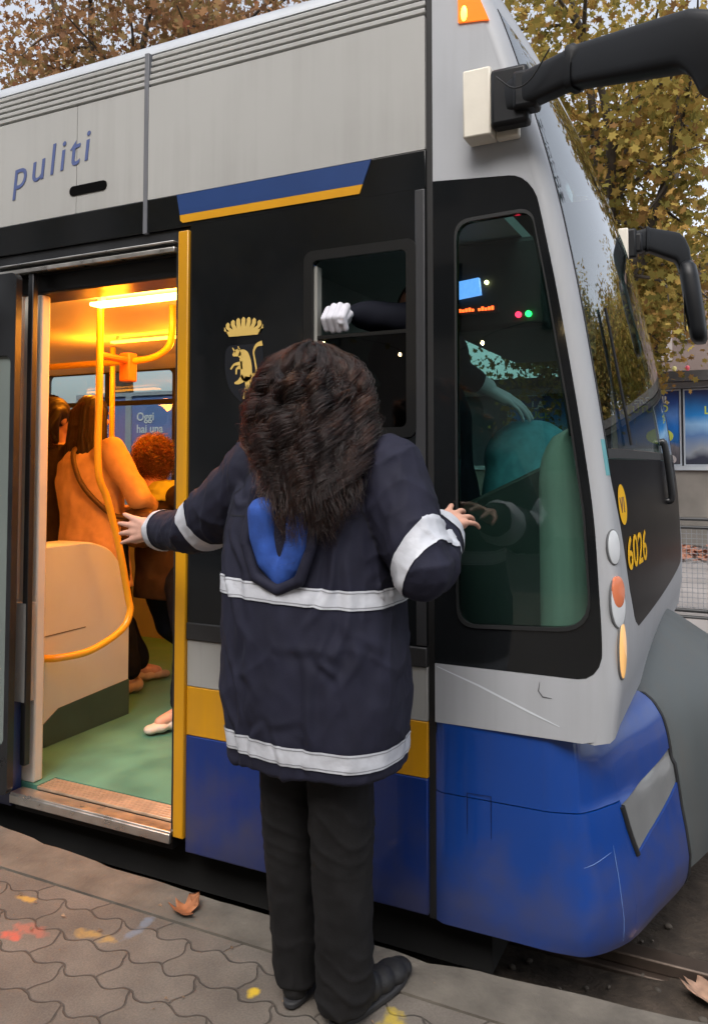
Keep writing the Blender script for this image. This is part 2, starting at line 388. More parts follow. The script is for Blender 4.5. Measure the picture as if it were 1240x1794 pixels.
def strand_mat(name, mel, red, dmel=.2, rough=.38):
    m = bpy.data.materials.new(name); m.use_nodes = True; nt = m.node_tree; nt.nodes.clear()
    out = nt.nodes.new('ShaderNodeOutputMaterial'); h = nt.nodes.new('ShaderNodeBsdfHairPrincipled'); h.parametrization = 'MELANIN'
    at = nt.nodes.new('ShaderNodeAttribute'); at.attribute_name = 'tone'
    mr = nt.nodes.new('ShaderNodeMapRange'); mr.inputs[3].default_value = mel; mr.inputs[4].default_value = mel - dmel; nt.links.new(at.outputs['Fac'], mr.inputs[0])
    nt.links.new(mr.outputs[0], h.inputs['Melanin']); h.inputs['Melanin Redness'].default_value = red; h.inputs['Roughness'].default_value = rough; h.inputs['Radial Roughness'].default_value = .5
    nt.links.new(h.outputs[0], out.inputs[0]); MATS[name] = m
    return m
def hair_mat(name, c0, c1, rough=0.42):
    m = bpy.data.materials.new(name); m.use_nodes = True; nt = m.node_tree; b = nt.nodes['Principled BSDF']
    at = nt.nodes.new('ShaderNodeAttribute'); at.attribute_name = 'tone'
    cr = nt.nodes.new('ShaderNodeMix'); cr.data_type = 'RGBA'; cr.inputs['A'].default_value = (*c0, 1); cr.inputs['B'].default_value = (*c1, 1)
    pw = nt.nodes.new('ShaderNodeMath'); pw.operation = 'POWER'; pw.inputs[1].default_value = 2.2
    nt.links.new(at.outputs['Fac'], pw.inputs[0]); nt.links.new(pw.outputs[0], cr.inputs['Factor']); nt.links.new(cr.outputs['Result'], b.inputs['Base Color'])
    b.inputs['Roughness'].default_value = rough; b.inputs['Specular IOR Level'].default_value = 0.3
    return m
def fold_noise(amp, sc, seed=0.0, stretch=(1, 1, 1)):
    st = V(stretch)
    def f(c, n):
        p = V((c.x * st.x, c.y * st.y, c.z * st.z)) * sc + V((seed, seed * 1.7, seed * .3))
        return amp * (noise.noise(p) + .5 * noise.noise(p * 2.3))
    return f

# ================================================================== SETTING: ground, track, platform
GZ = -0.22
def grid_sheet(x0, x1, y0, y1, nx, ny, zf):
    mb = MB(); vs = [(x0 + (x1 - x0) * i / nx, y0 + (y1 - y0) * j / ny, 0) for i in range(nx + 1) for j in range(ny + 1)]
    vs = [(x, y, zf(x, y)) for x, y, _ in vs]; n1 = ny + 1
    mb.add(vs, [(i * n1 + j, (i + 1) * n1 + j, (i + 1) * n1 + j + 1, i * n1 + j + 1) for i in range(nx) for j in range(ny)]); return mb
GROUND = mat('ground_asphalt', (0.10, 0.092, 0.088), 0.9, 0, var=0.22, nscale=3, bump=0.3, bscale=60)
tag(grid_sheet(-400, 400, -400, 400, 8, 8, lambda x, y: GZ - .03).build('ground', GROUND, None, 0), kind='structure')
BALLAST = mat('track_bed_soil', (0.026, 0.019, 0.013), 0.95, 0, var=0.5, nscale=14, bump=0.9, bscale=55, col2=(0.07, 0.052, 0.038))
tag(grid_sheet(-30, 20, 2.16, 6.4, 250, 40, lambda x, y: GZ + .012 * noise.noise(V((x * 3, y * 3, 0))) + .012 * noise.noise(V((x * 11, y * 11, 2)))).build('track_bed', BALLAST, None, 60), kind='structure')
RAILM = mat('rail_steel', (0.10, 0.075, 0.06), 0.5, 0.6, var=0.3, nscale=10)
for y in (2.72, 4.17):
    mb = MB(); mb.box(-30, 20, y - .035, y + .035, GZ + .01, GZ + .05); mb.box(-30, 20, y - .06, y + .06, GZ - .02, GZ + .011)
    tag(mb.build('track_rail', RAILM, None, 35, .006), kind='structure')

def paving_mat():
    m = bpy.data.materials.new('platform_pavers'); m.use_nodes = True; nt = m.node_tree; N = nt.nodes.new; Lk = nt.links.new
    b = nt.nodes['Principled BSDF']; geo = N('ShaderNodeNewGeometry'); sp = N('ShaderNodeSeparateXYZ'); Lk(geo.outputs['Position'], sp.inputs[0])
    def math_(op, a, b_=None):
        n = N('ShaderNodeMath'); n.operation = op
        for i, q in enumerate((a, b_)):
            if q is None: continue
            if isinstance(q, (int, float)): n.inputs[i].default_value = q
            else: Lk(q, n.inputs[i])
        return n.outputs[0]
    X, Y = sp.outputs[0], sp.outputs[1]
    # zig-zag interlocking blocks: a triangle wave shifts each coordinate
    tri = lambda q, per, amp: math_('MULTIPLY', math_('SUBTRACT', math_('PINGPONG', q, per / 2), per / 4), amp * 4 / per)
    wob = N('ShaderNodeTexNoise'); wob.inputs['Scale'].default_value = 9.0; Lk(geo.outputs['Position'], wob.inputs['Vector'])
    wv = math_('MULTIPLY', math_('SUBTRACT', wob.outputs['Fac'], 0.5), 0.030)
    sx = math_('ADD', X, wv); sy = math_('ADD', Y, wv)
    sin_ = lambda q, per, amp: math_('ADD', math_('MULTIPLY', math_('SINE', math_('MULTIPLY', q, 6.2832 / per)), amp), tri(q, per, amp * .45))
    X2 = math_('ADD', sx, sin_(math_('ADD', sy, 0.02), 0.118, 0.011)); Y2 = math_('ADD', sy, sin_(sx, 0.120, 0.013))
    cb = N('ShaderNodeCombineXYZ'); Lk(X2, cb.inputs[0]); Lk(Y2, cb.inputs[1])
    br = N('ShaderNodeTexBrick'); br.inputs['Scale'].default_value = 1.0; br.inputs['Brick Width'].default_value = 0.24; br.inputs['Row Height'].default_value = 0.118
    br.inputs['Mortar Size'].default_value = 0.0042; br.inputs['Mortar Smooth'].default_value = 0.6; br.offset = 0.5; br.inputs['Bias'].default_value = 0.0
    br.inputs['Color1'].default_value = (0.118, 0.102, 0.086, 1); br.inputs['Color2'].default_value = (0.146, 0.127, 0.107, 1); br.inputs['Mortar'].default_value = (0.070, 0.060, 0.050, 1)
    Lk(cb.outputs[0], br.inputs['Vector'])
    n1 = N('ShaderNodeTexNoise'); n1.inputs['Scale'].default_value = 7; n1.inputs['Detail'].default_value = 8; Lk(geo.outputs['Position'], n1.inputs['Vector'])
    n2 = N('ShaderNodeTexNoise'); n2.inputs['Scale'].default_value = 170; n2.inputs['Detail'].default_value = 4; Lk(geo.outputs['Position'], n2.inputs['Vector'])
    mr = N('ShaderNodeMapRange'); Lk(n1.outputs['Fac'], mr.inputs[0]); mr.inputs[1].default_value = .25; mr.inputs[2].default_value = .75; mr.inputs[3].default_value = .72; mr.inputs[4].default_value = 1.25
    mr2 = N('ShaderNodeMapRange'); Lk(n2.outputs['Fac'], mr2.inputs[0]); mr2.inputs[1].default_value = .25; mr2.inputs[2].default_value = .75; mr2.inputs[3].default_value = .80; mr2.inputs[4].default_value = 1.2
    # worn paint: splashes of red, yellow and blue chalk
    col = br.outputs['Color']
    sc_ = N('ShaderNodeVectorMath'); sc_.operation = 'SCALE'; Lk(col, sc_.inputs[0]); Lk(math_('MULTIPLY', mr.outputs[0], mr2.outputs[0]), sc_.inputs['Scale']); col = sc_.outputs[0]
    ns = N('ShaderNodeTexNoise'); ns.inputs['Scale'].default_value = 22; ns.inputs['Detail'].default_value = 6; Lk(geo.outputs['Position'], ns.inputs['Vector'])
    for (cx, cy, rx, ry, rgb, amt) in PAINT:
        dx = math_('DIVIDE', math_('SUBTRACT', X, cx), rx); dy = math_('DIVIDE', math_('SUBTRACT', Y, cy), ry)
        dd = math_('ADD', math_('MULTIPLY', dx, dx), math_('MULTIPLY', dy, dy))
        dd = math_('ADD', dd, math_('MULTIPLY', math_('SUBTRACT', ns.outputs['Fac'], .5), 4.2))
        k = N('ShaderNodeMapRange'); Lk(dd, k.inputs[0]); k.inputs[1].default_value = 1.0; k.inputs[2].default_value = .1; k.inputs[3].default_value = 0; k.inputs[4].default_value = amt
        mx = N('ShaderNodeMix'); mx.data_type = 'RGBA'; Lk(k.outputs[0], mx.inputs['Factor']); Lk(col, mx.inputs['A']); mx.inputs['B'].default_value = (*rgb, 1); col = mx.outputs['Result']
    Lk(col, b.inputs['Base Color']); b.inputs['Roughness'].default_value = 0.82
    h = math_('ADD', math_('MULTIPLY', math_('SUBTRACT', 1.0, br.outputs['Fac']), 1.0), math_('MULTIPLY', n2.outputs['Fac'], .22))
    bp = N('ShaderNodeBump'); bp.inputs['Strength'].default_value = .8; bp.inputs['Distance'].default_value = .006; Lk(h, bp.inputs['Height']); Lk(bp.outputs[0], b.inputs['Normal'])
    return m
PAINT = [(-1.93, 1.70, .045, .03, (.55, .10, .06), .75), (-1.90, 1.745, .08, .03, (.50, .12, .07), .45), (-1.72, 1.80, .10, .025, (.50, .30, .05), .5),
         (-1.62, 1.90, .02, .10, (.16, .22, .30), .55), (-1.16, 1.79, .022, .022, (.62, .42, .02), .9), (-.80, 1.845, .035, .06, (.50, .36, .03), .75), (-.87, 1.72, .03, .03, (.60, .42, .03), .85), (-.80, 1.74, .02, .03, (.6, .42, .03), .6),
         (-2.05, 1.86, .04, .02, (.55, .33, .04), .6)]
PAVE = paving_mat()
KERBY = lambda x: 2.118 + min(.075, .047 * (x + 1.33) ** 2) + .010 * noise.noise(V((x * 1.3, 0, 3))) + .005 * noise.noise(V((x * 6, 0, 5))) - .022 * max(0, 1 - abs(x + .80) / .12) 
tag(grid_sheet(-14, 10, -4.0, 1.955, 40, 20, lambda x, y: 0.0 + .003 * noise.noise(V((x * 2, y * 2, 0)))).build('platform_paving', PAVE, None, 60), kind='structure')
KERBM = mat('kerb_concrete', (0.125, 0.110, 0.090), 0.85, 0, var=0.28, nscale=9, bump=0.35, bscale=70, detail=9)
def kerb():
    mb = MB(); rings = []
    n = 700
    for i in range(n + 1):
        x = -14 + 24 * i / n; ye = KERBY(x); ch = .012 + .010 * max(0, noise.noise(V((x * 9, 2, 2))))
        zt = .004 + .002 * noise.noise(V((x * 4, 0, 0)))
        ys = [1.956, 1.96, (1.96 + ye) / 2, ye - ch, ye, ye, 1.956]; zs = [-.3, zt, zt + .001, zt, zt - ch, -.3, -.3]
        rings.append([(x, a, b_) for a, b_ in zip(ys, zs)])
    mb.loft(rings); return mb
tag(kerb().build('platform_kerb', KERBM, None, 40), kind='structure')
tag(grid_sheet(-40, 40, -9.5, -4.0, 20, 6, lambda x, y: -.02).build('road', mat('road_asphalt', (0.05, 0.05, 0.052), 0.85, 0, var=.2, bump=.2), None, 0), kind='structure')

# ================================================================== TRAM
YT, YC = 2.25, 3.45                    # near side plane, centre line
tram = thing('tram', 'silver, blue and yellow tram with its front door open and orange-lit saloon', 'tram', (-3.5, YC, GZ))
def tp(mb, name, m, parent=None, smooth=35, bevel=0.0): return mb.build(name, m, parent or tram, smooth, bevel)
GX0, GX1 = -.856, -.832                # the dark joint in front of the cab
FAR = -9.0
# --- fascia with grooves
fas = plate(rrect(-1.933, GX0, 2.323, 2.742, .002, 1), [], YT, .04); o = link('fascia_panel', fas, SILVER, tram, 30, .003)
fas2 = plate(rrect(-2.283, -1.954, 2.323, 2.742, .002, 1), [], YT + .0015, .04); link('fascia_panel', fas2, SILVER, tram, 30, .003)
fas3 = plate(rrect(FAR, -2.2855, 2.323, 2.742, .002, 1), [], YT + .0015, .04); link('fascia_panel', fas3, SILVER, tram, 30, .003)
mb = MB(); mb.box(FAR, GX0 - .002, YT + .030, YT + .06, 2.742, 2.885); tp(mb, 'groove_backing', BLACKM)
mb = MB()
for i in range(5):
    z = 2.752 + .0255 * i; mb.box(FAR, GX0 - .001, YT + .002 + .004 * i, YT + .04, z, z + .0165)
tp(mb, 'ribbed_fairing', SILVER, bevel=.003)
mb = MB(); rings = []
for x in (FAR, GX0):
    rings.append([(x, YT + .024 + .0, 2.879), (x, YT + .026, 2.90), (x, YT + .045, 2.925), (x, YT + .10, 2.945), (x, YT + .35, 2.98), (x, YC, 3.0), (x, 2 * YC - YT - .35, 2.98), (x, 2 * YC - YT - .03, 2.91), (x, 2 * YC - YT - .03, 2.86), (x, YC, 2.86)])
mb.loft(rings); tp(mb, 'roof', mat('roof_paint', (0.50, 0.52, 0.54), 0.3, .3, coat=.4), smooth=50)
mb = MB(); mb.box(-1.953, -1.934, YT - .002, YT + .02, 2.20, 2.872); tp(mb, 'joint_strip', mat('joint_strip_grey', (0.15, 0.155, 0.17), .5, .2), bevel=.001)
slot = plate(rrect(-2.317, -2.130, 2.393, 2.430, .018), [], YT - .002, .004); link('handle_recess', slot, mat('recess_black', (.003, .003, .003), .9, spec=.05), tram)
side_text('puliti', -2.632, 2.462, .172, YT - .0005, mat('blue_lettering', (.075, .105, .25), .5), tram, 'lettering', shear=.28, offset=.0002, rise=R(8.5), sx=.98, spacing=1.2)
# --- black band over the door, with its blue and yellow stripe
mb = MB(); mb.box(FAR, GX0, YT + .001, YT + .05, 2.203, 2.3215); tp(mb, 'cantrail_band', BLACKG, bevel=.002)
link('blue_stripe', plate([(-1.80, 2.3205), (-1.037, 2.3205), (-1.066, 2.246), (-1.785, 2.246)], [], YT - .002, .003), mat('blue_film', (.012, .042, .155), .4), tram)
link('yellow_stripe', plate([(-1.785, 2.2455), (-1.066, 2.2455), (-1.078, 2.217), (-1.772, 2.217), (-1.783, 2.226)], [], YT - .002, .003), mat('yellow_film', (.60, .28, .004), .4), tram)
# --- door opening
DX0, DX1 = -2.49, -1.805
mb = MB(); mb.box(-2.72, -1.74, YT + .012, YT + .06, 2.118, 2.2025); mb.box(-1.803, -1.785, YT + .004, YT + .10, .09, 2.117); mb.box(-2.535, -2.508, YT + .004, YT + .03, .2, 2.117); tp(mb, 'door_frame', BLACKM, bevel=.003)
mb = MB(); mb.box(-2.70, -1.805, YT - .006, YT + .03, 2.118, 2.136); mb.box(-2.70, -1.805, YT - .012, YT + .02, 2.150, 2.1575); tp(mb, 'door_track', ALU, bevel=.003)
mb = MB(); mb.box(-1.783, -1.7385, YT - .012, YT + .02, .085, 2.185); tp(mb, 'door_edge_strip', YELP, bevel=.004)
mb = MB(); mb.box(-2.622, -2.522, YT + .062, YT + .11, .112, 2.044); tp(mb, 'door_post', CREAM, bevel=.008)
mb = MB(); mb.box(-2.72, -1.75, YT + .063, YT + .22, 2.045, 2.25); tp(mb, 'door_drive_cover', BLACKM, bevel=.01)
mb = MB(); mb.box(-2.56, -1.79, YT - .015, YT + .045, .088, .102); mb.box(-2.56, -1.79, YT - .02, YT - .005, .062, .095); tp(mb, 'door_step', ALU, bevel=.003)
mb = MB()
for i in range(6): mb.box(-2.49, -1.805, YT + .05 + .016 * i, YT + .062 + .016 * i, .1005, .112 )
tp(mb, 'threshold_plate', mat('worn_threshold', (.60, .48, .36), .4, .7, var=.2, nscale=16), bevel=.002)
mb = MB(); mb.box(-2.56, -1.80, YT + .012, YT + .10, .03, .088); tp(mb, 'step_riser', BLACKM)
# open leaf pushed out to the left
leaf = MB()
lx0, lx1, ly = -3.40, -2.498, YT - .085
leaf_o = link('door_leaf', plate(rrect(lx0, lx1, .12, 2.10, .03), [rrect(lx0 + .10, lx1 - .024, .30, 1.78, .03)], ly, .028), BLACKM, tram, 35, .004)
link('pane', plate(rrect(lx0 + .101, lx1 - .025, .301, 1.779, .03), [], ly + .012, .006), mat('leaf_glass_grey', (.16, .19, .18), .25, 0, var=.12, nscale=1.2), leaf_o, 0)
mb = MB(); mb.box(lx1 - .128, lx1 - .112, ly - .014, ly + .008, .5, 1.95); mb.build('grab_bar', mat('dull_red_trim', (.12, .045, .03), .4), leaf_o, 35, .004)
# --- body panels left of the door, mostly hidden by the leaf
mb = MB(); mb.box(FAR, -2.73, YT + .002, YT + .05, .82, 2.2025); tp(mb, 'saloon_window_band', BLACKG)
mb = MB(); mb.box(FAR, -2.515, YT + .003, YT + .05, .44, .819); tp(mb, 'saloon_side_panel', GREYP)
mb = MB(); mb.box(FAR, -2.575, YT + .002, YT + .05, .04, .439); tp(mb, 'saloon_skirt', BLUEP)
# --- black glazed side between door and cab, with the driver's sliding window
hx0, hx1, hz0, hz1 = -1.25, -.915, 1.47, 2.025
link('side_glazing', plate(rrect(-1.7375, GX0, .8175, 2.2025, .002, 1), [rrect(hx0, hx1, hz0, hz1, .018)], YT, .03), BLACKG, tram, 30, .002)
fr = plate(rrect(hx0 - .028, hx1 + .028, hz0 - .028, hz1 + .028, .03), [rrect(hx0 + .004, hx1 - .004, hz0 + .004, hz1 - .004, .018)], YT - .004, .012)
swin = link('sliding_window', fr, mat('window_frame_black', (.006, .0065, .007), .35), tram, 30, .002)
link('window_edge', plate(rrect(hx0 + .0045, hx0 + .016, hz0 + .02, hz1 - .02, .004), [], YT + .008, .03), mat('window_edge_grey', (.26, .26, .24), .5), swin, 30)
link('pane', plate(rrect(hx0 + .005, hx1 - .005, hz0 + .005, 1.765, .005), [], YT + .012, .005), glass_mat('sash_glass', (.20, .25, .25), .9), swin, 0)
mb = MB(); mb.box(hx0 + .006, hx1 - .006, YT + .009, YT + .022, 1.765, 1.776); mb.build('sash_rail', MATS['window_frame_black'], swin)
mb = MB(); mb.box(-1.7375, GX0, YT - .006, YT + .03, .7575, .8165); tp(mb, 'glazing_sill', mat('sill_rubber', (.022, .022, .023), .5), bevel=.004)
for (x0, x1, lab) in ((-1.02, -1.014, 0),):
    mb = MB(); mb.box(x0, x1, YT - .001, YT + .001, 1.0, 1.44)
mb = MB(); mb.box(GX0 - .034, GX0 - .002, YT - .003, YT + .01, .82, 2.20); tp(mb, 'glazing_joint', mat('joint_rubber_grey', (.028, .029, .032), .45), bevel=.003)
mb = MB(); mb.box(-1.7375, GX0, YT + .001, YT + .04, .599, .7565); tp(mb, 'side_panel', GREYP, bevel=.003)
mb = MB(); mb.box(-1.7375, GX0, YT, YT + .04, .4335, .598); tp(mb, 'side_panel', YELP, bevel=.003)
mb = MB(); mb.box(-1.7375, GX0, YT - .001, YT + .04, .04, .4325); tp(mb, 'side_skirt', BLUEP, bevel=.004)
mb = MB(); mb.box(GX0 + .0005, GX1 - .0005, YT + .012, YT + .07, .03, 2.90); tp(mb, 'cab_joint', BLACKR)
mb = MB(); mb.box(-8.5, -.70, YT + .12, 2 * YC - YT - .055, GZ + .07, .035); tp(mb, 'underframe', UNDER)

# --- coat of arms: a crown over a rearing bull in gold on a dark shield
GOLD = mat('gold_film', (.62, .43, .12), .4, var=.06)
shield = [(-1.585, 1.765), (-1.435, 1.765), (-1.432, 1.68), (-1.45, 1.615), (-1.51, 1.56), (-1.57, 1.615), (-1.588, 1.68)]
link('shield', plate(round_poly(shield, [.03] * 7), [], YT - .0015, .002), mat('shield_film', (.010, .012, .017), .3), tram)
cx, cz = -1.512, 1.795
crown = [(cx - .058, cz), (cx + .058, cz), (cx + .078, cz + .034)]
top = []
n = 9
for i in range(n):
    t = 1 - 2 * i / (n - 1); x = cx + .085 * t; z = cz + .058 - .026 * t * t
    top += [(x * 1 + .0075, z - .012), (x + .007, z), (x, z + .006), (x - .007, z), (x - .0075, z - .012)] if True else []
    if i < n - 1:
        t2 = 1 - 2 * (i + .5) / (n - 1); top += [(cx + .066 * t2, cz + .027 - .012 * t2 * t2)]
crown += top[3:-3] + [(cx - .078, cz + .034)]
link('crown_emblem', plate(crown, [], YT - .003, .003), GOLD, tram)
bull = MB()
def flat_tube(pts, rs):
    pts = curve_pts([(x, YT - .003, z) for x, z in pts], 6); k = len(pts); rr = [rs[0] + 0 for _ in pts]
    m_ = len(rs); rr = [rs[min(int(i / (k - 1) * (m_ - 1)), m_ - 2)] * (1 - (i / (k - 1) * (m_ - 1)) % 1) + rs[min(int(i / (k - 1) * (m_ - 1)) + 1, m_ - 1)] * ((i / (k - 1) * (m_ - 1)) % 1) if i < k - 1 else rs[-1] for i in range(k)]
    up, lo = [], []
    for i, p in enumerate(pts):
        t = (pts[min(i + 1, k - 1)] - pts[max(i - 1, 0)]).normalized(); nn = V((-t.z, 0, t.x)); up.append(p + nn * rr[i]); lo.append(p - nn * rr[i])
    bull.v += [tuple(q) for q in up + lo]; n0 = len(bull.v) - 2 * k
    bull.f += [(n0 + i, n0 + i + 1, n0 + k + i + 1, n0 + k + i) for i in range(k - 1)]
bx, bz = -1.510, 1.675
flat_tube([(bx - .018, bz + .062), (bx + .000, bz + .052), (bx + .010, bz + .020), (bx + .012, bz - .015), (bx + .022, bz - .032)], [.012, .020, .022, .024, .012])      # trunk
flat_tube([(bx - .044, bz + .055), (bx - .030, bz + .062), (bx - .012, bz + .066)], [.004, .012, .013])                        # head
flat_tube([(bx - .034, bz + .066), (bx - .046, bz + .082)], [.004, .0015]); flat_tube([(bx - .020, bz + .072), (bx - .022, bz + .086)], [.004, .0015])
flat_tube([(bx - .005, bz + .026), (bx - .036, bz + .024), (bx - .052, bz + .008)], [.008, .004, .003]); flat_tube([(bx - .004, bz + .014), (bx - .026, bz + .010), (bx - .030, bz - .010)], [.008, .004, .003])
flat_tube([(bx + .002, bz - .022), (bx - .018, bz - .036), (bx - .036, bz - .040)], [.014, .008, .003]); flat_tube([(bx + .020, bz - .020), (bx + .014, bz - .056), (bx + .000, bz - .095)], [.016, .007, .003])
flat_tube([(bx + .026, bz - .020), (bx + .050, bz - .006), (bx + .046, bz + .030), (bx + .040, bz + .062), (bx + .052, bz + .084), (bx + .074, bz + .090)], [.005, .0035, .003, .003, .006, .009])
me = bpy.data.meshes.new('bull_emblem'); me.from_pydata(bull.v, [], bull.f); link('bull_emblem', me, GOLD, tram, 0)

# --- cab side
XS = [(.03, -.40), (.60, -.385), (.68, -.362), (.844, -.351), (1.226, -.370), (1.5, -.407), (1.862, -.464), (2.15, -.520), (2.35, -.572), (2.6, -.645), (2.8, -.715), (2.95, -.79)]
def xs(z):
    zz = [a for a, _ in XS]; xx = [b for _, b in XS]; return float(np.interp(z, zz, xx))
# smooth the table a little
_zz = np.linspace(.0, 3.0, 301); _xx = np.array([xs(z) for z in _zz]); _k = np.ones(21) / 21
_xx = np.convolve(np.pad(_xx, 10, mode='edge'), _k, 'valid')
def xs(z): return float(np.interp(z, _zz, _xx))
RC = .048
BUL = [(.0, .0), (.70, .0), (.85, .018), (1.0, .030), (1.4, .040), (2.0, .048), (2.4, .055), (2.7, .050), (3.0, .04)]
def nose(z, y):
    """x of the cab front at height z and lateral y (mirror-symmetric about the centre line)."""
    w = (y if y <= YC else 2 * YC - y) - YT
    a = min(w, RC); x = xs(z) + math.sqrt(max(0, RC * RC - (RC - a) ** 2))
    t = min(1, max(0, (w - RC) / (YC - YT - RC))); bul = float(np.interp(z, [q[0] for q in BUL], [q[1] for q in BUL]))
    return x + bul * (1 - (1 - t) ** 2.2)
ZB = lambda y: float(np.interp(min(y, 2 * YC - y), [2.25, 2.265, 2.30, 2.36, 2.45, 2.6], [.603, .607, .622, .632, .632, .632]))
def nose_patch(z0, z1, yf0, yf1, nz=30, ny=16, off=0.0, thick=.018, low=False):
    mb = MB(); zs = [z0 + (z1 - z0) * i / nz for i in range(nz + 1)]
    G = [[(nose(z, yf0(z) + (yf1(z) - yf0(z)) * j / ny) + off, yf0(z) + (yf1(z) - yf0(z)) * j / ny, z) for j in range(ny + 1)] for z in zs]
    if low:
        lz = lambda y, z: ZB(y) + (z - z0) * (z1 - ZB(y)) / (z1 - z0)
        G = [[(nose(lz(y, z), y) + off, y, lz(y, z)) for x, y, z in r] for r in G]
    n1 = ny + 1; vs = [p for r in G for p in r]; vs2 = [(x - thick, y + (thick * .4 if y < YC else -thick * .4), z) for x, y, z in vs]
    N_ = len(vs); fs = []
    for i in range(nz):
        for j in range(ny):
            q = (i * n1 + j, i * n1 + j + 1, (i + 1) * n1 + j + 1, (i + 1) * n1 + j); fs.append(q); fs.append(tuple(N_ + k for k in reversed(q)))
    for i in range(nz):
        for j in (0, ny):
            fs.append((i * n1 + j, (i + 1) * n1 + j, N_ + (i + 1) * n1 + j, N_ + i * n1 + j))
    for j in range(ny):
        for i in (0, nz): fs.append((i * n1 + j, i * n1 + j + 1, N_ + i * n1 + j + 1, N_ + i * n1 + j))
    mb.add(vs + vs2, fs); return mb
zl = lambda z: (xs(z), z)
arc = [(-.42, .775)] + [(-.42 + (xs(.85) + .42) * math.sin(R(a)), .775 + .075 * (1 - math.cos(R(a)))) for a in (20, 40, 60, 80, 90)]
rightside = [zl(z) for z in np.linspace(.87, 2.09, 26)]
xc = xs(2.10); arct = [(xc - .075 + .075 * math.cos(R(a)) - .014 * math.sin(R(a)), 2.10 + .098 * math.sin(R(a))) for a in (0, 15, 30, 45, 60, 75, 90)]
black_outer = [(GX1, .775)] + arc + rightside + arct + [(GX1, 2.217)]
gl_poly = round_poly([(-.757, .895), (xs(.90) - .030, .915), (xs(1.226) - .028, 1.226), (xs(1.5) - .028, 1.5), (xs(1.862) - .028, 1.862), (xs(2.07) - .028, 2.085), (-.757, 2.078)], [.06, .09, .02, .02, .02, .04, .05])
link('cab_side_glazing', plate(black_outer, [gl_poly], YT, .02), BLACKG, tram, 30, .0015)
gask_o = [((x + .5725) * 1.035 - .5725, (z - 1.49) * 1.018 + 1.49) for x, z in gl_poly]
link('window_gasket', plate(gask_o, [gl_poly], YT - .005, .012), mat('gasket_rubber', (.016, .017, .018), .42), tram, 30, .002)
link('cab_side_window', plate(gl_poly, [], YT + .006, .005), CABG, tram, 0)
link('cab_upper_side', plate([(GX1, 2.2185)] + [(x, z + .0015) for x, z in reversed(arct)] + [zl(z) for z in np.linspace(2.105, 2.90, 26)] + [(GX1, 2.90)], [], YT, .03), PILLAR, tram, 30, .0015)
link('cab_lower_side', plate([(GX1, .603), (-.41, .603), (-.375, .612), (xs(.65) , .65)] + [zl(z) for z in np.linspace(.66, .845, 8)] + [(x, z - .0015) for x, z in reversed(arc)] + [(GX1, .7735)], [], YT, .03), PILLAR, tram, 30, .0015)
# corner pillar, front silver, windscreen, black front panel
YP = lambda z: YT + RC * 1.25 + .02 * np.interp(z, [.9, 1.3, 2.0, 2.8], [0, 0, .1, 0])
YV = lambda z: float(np.interp(z, [.60, .86, .90, 1.0, 1.31, 1.42], [2.62, 2.60, 2.50, 2.43, YP(1.3), YP(1.4)]))
yv = lambda z: min(YV(z), YP(z) + 9) if z < 1.42 else YP(z)
mirr = lambda f: (lambda z: 2 * YC - f(z))
c0 = lambda z: YT
for nm, a, b_ in (('corner_pillar', c0, yv), ('corner_pillar', mirr(yv), mirr(c0))):
    mb = nose_patch(.60, 2.90, a, b_, 90, 20, low=True); tp(mb, nm, PILLAR, smooth=50)
mb = nose_patch(.632, .87, lambda z: yv(z) + .0005, lambda z: 2 * YC - yv(z) - .0005, 8, 24); tp(mb, 'front_apron', PILLAR, smooth=50)
mb = nose_patch(.872, 1.375, lambda z: yv(z) + .003, lambda z: 2 * YC - yv(z) - .003, 24, 30, off=.001); tp(mb, 'front_panel', mat('front_panel_black', (.012, .011, .012), .3, spec=.012, var=.2), smooth=50)
mb = nose_patch(1.378, 1.405, lambda z: yv(z) + .003, lambda z: 2 * YC - yv(z) - .003, 3, 30, off=.003); tp(mb, 'windscreen_sill', BLACKR, smooth=50)
mb = nose_patch(1.407, 2.74, lambda z: yv(z) + .012, lambda z: 2 * YC - yv(z) - .012, 40, 30, off=.0, thick=.008); tp(mb, 'windscreen', WSG, smooth=60)
for f0, f1 in ((lambda z: yv(z) + .001, lambda z: yv(z) + .0115), (lambda z: 2 * YC - yv(z) - .0115, lambda z: 2 * YC - yv(z) - .001)):
    mb = nose_patch(1.407, 2.74, f0, f1, 40, 2, off=.002); tp(mb, 'windscreen_trim', BLACKR, smooth=50)
mb = nose_patch(2.742, 2.90, lambda z: yv(z) + .0005, lambda z: 2 * YC - yv(z) - .0005, 8, 30); tp(mb, 'front_header', PILLAR, smooth=50)
# cab roof cap
mb = MB(); rings = []
for i in range(13):
    t = i / 12; k = math.sin(t * math.pi / 2); z = 2.90 + .10 * k; rings.append([(GX1 - .002, YT + .02 + .30 * k, z)] + [(nose(2.90, y) - .30 * (1 - math.cos(t * math.pi / 2)), y + (YC - y) * .22 * (1 - math.cos(t * math.pi / 2)) + 0, z) for y in np.linspace(YT, 2 * YC - YT, 30)] + [(GX1 - .002, 2 * YC - YT - .02 - .30 * k, z)])
mb.loft(rings); tp(mb, 'cab_roof', PILLAR, smooth=50)
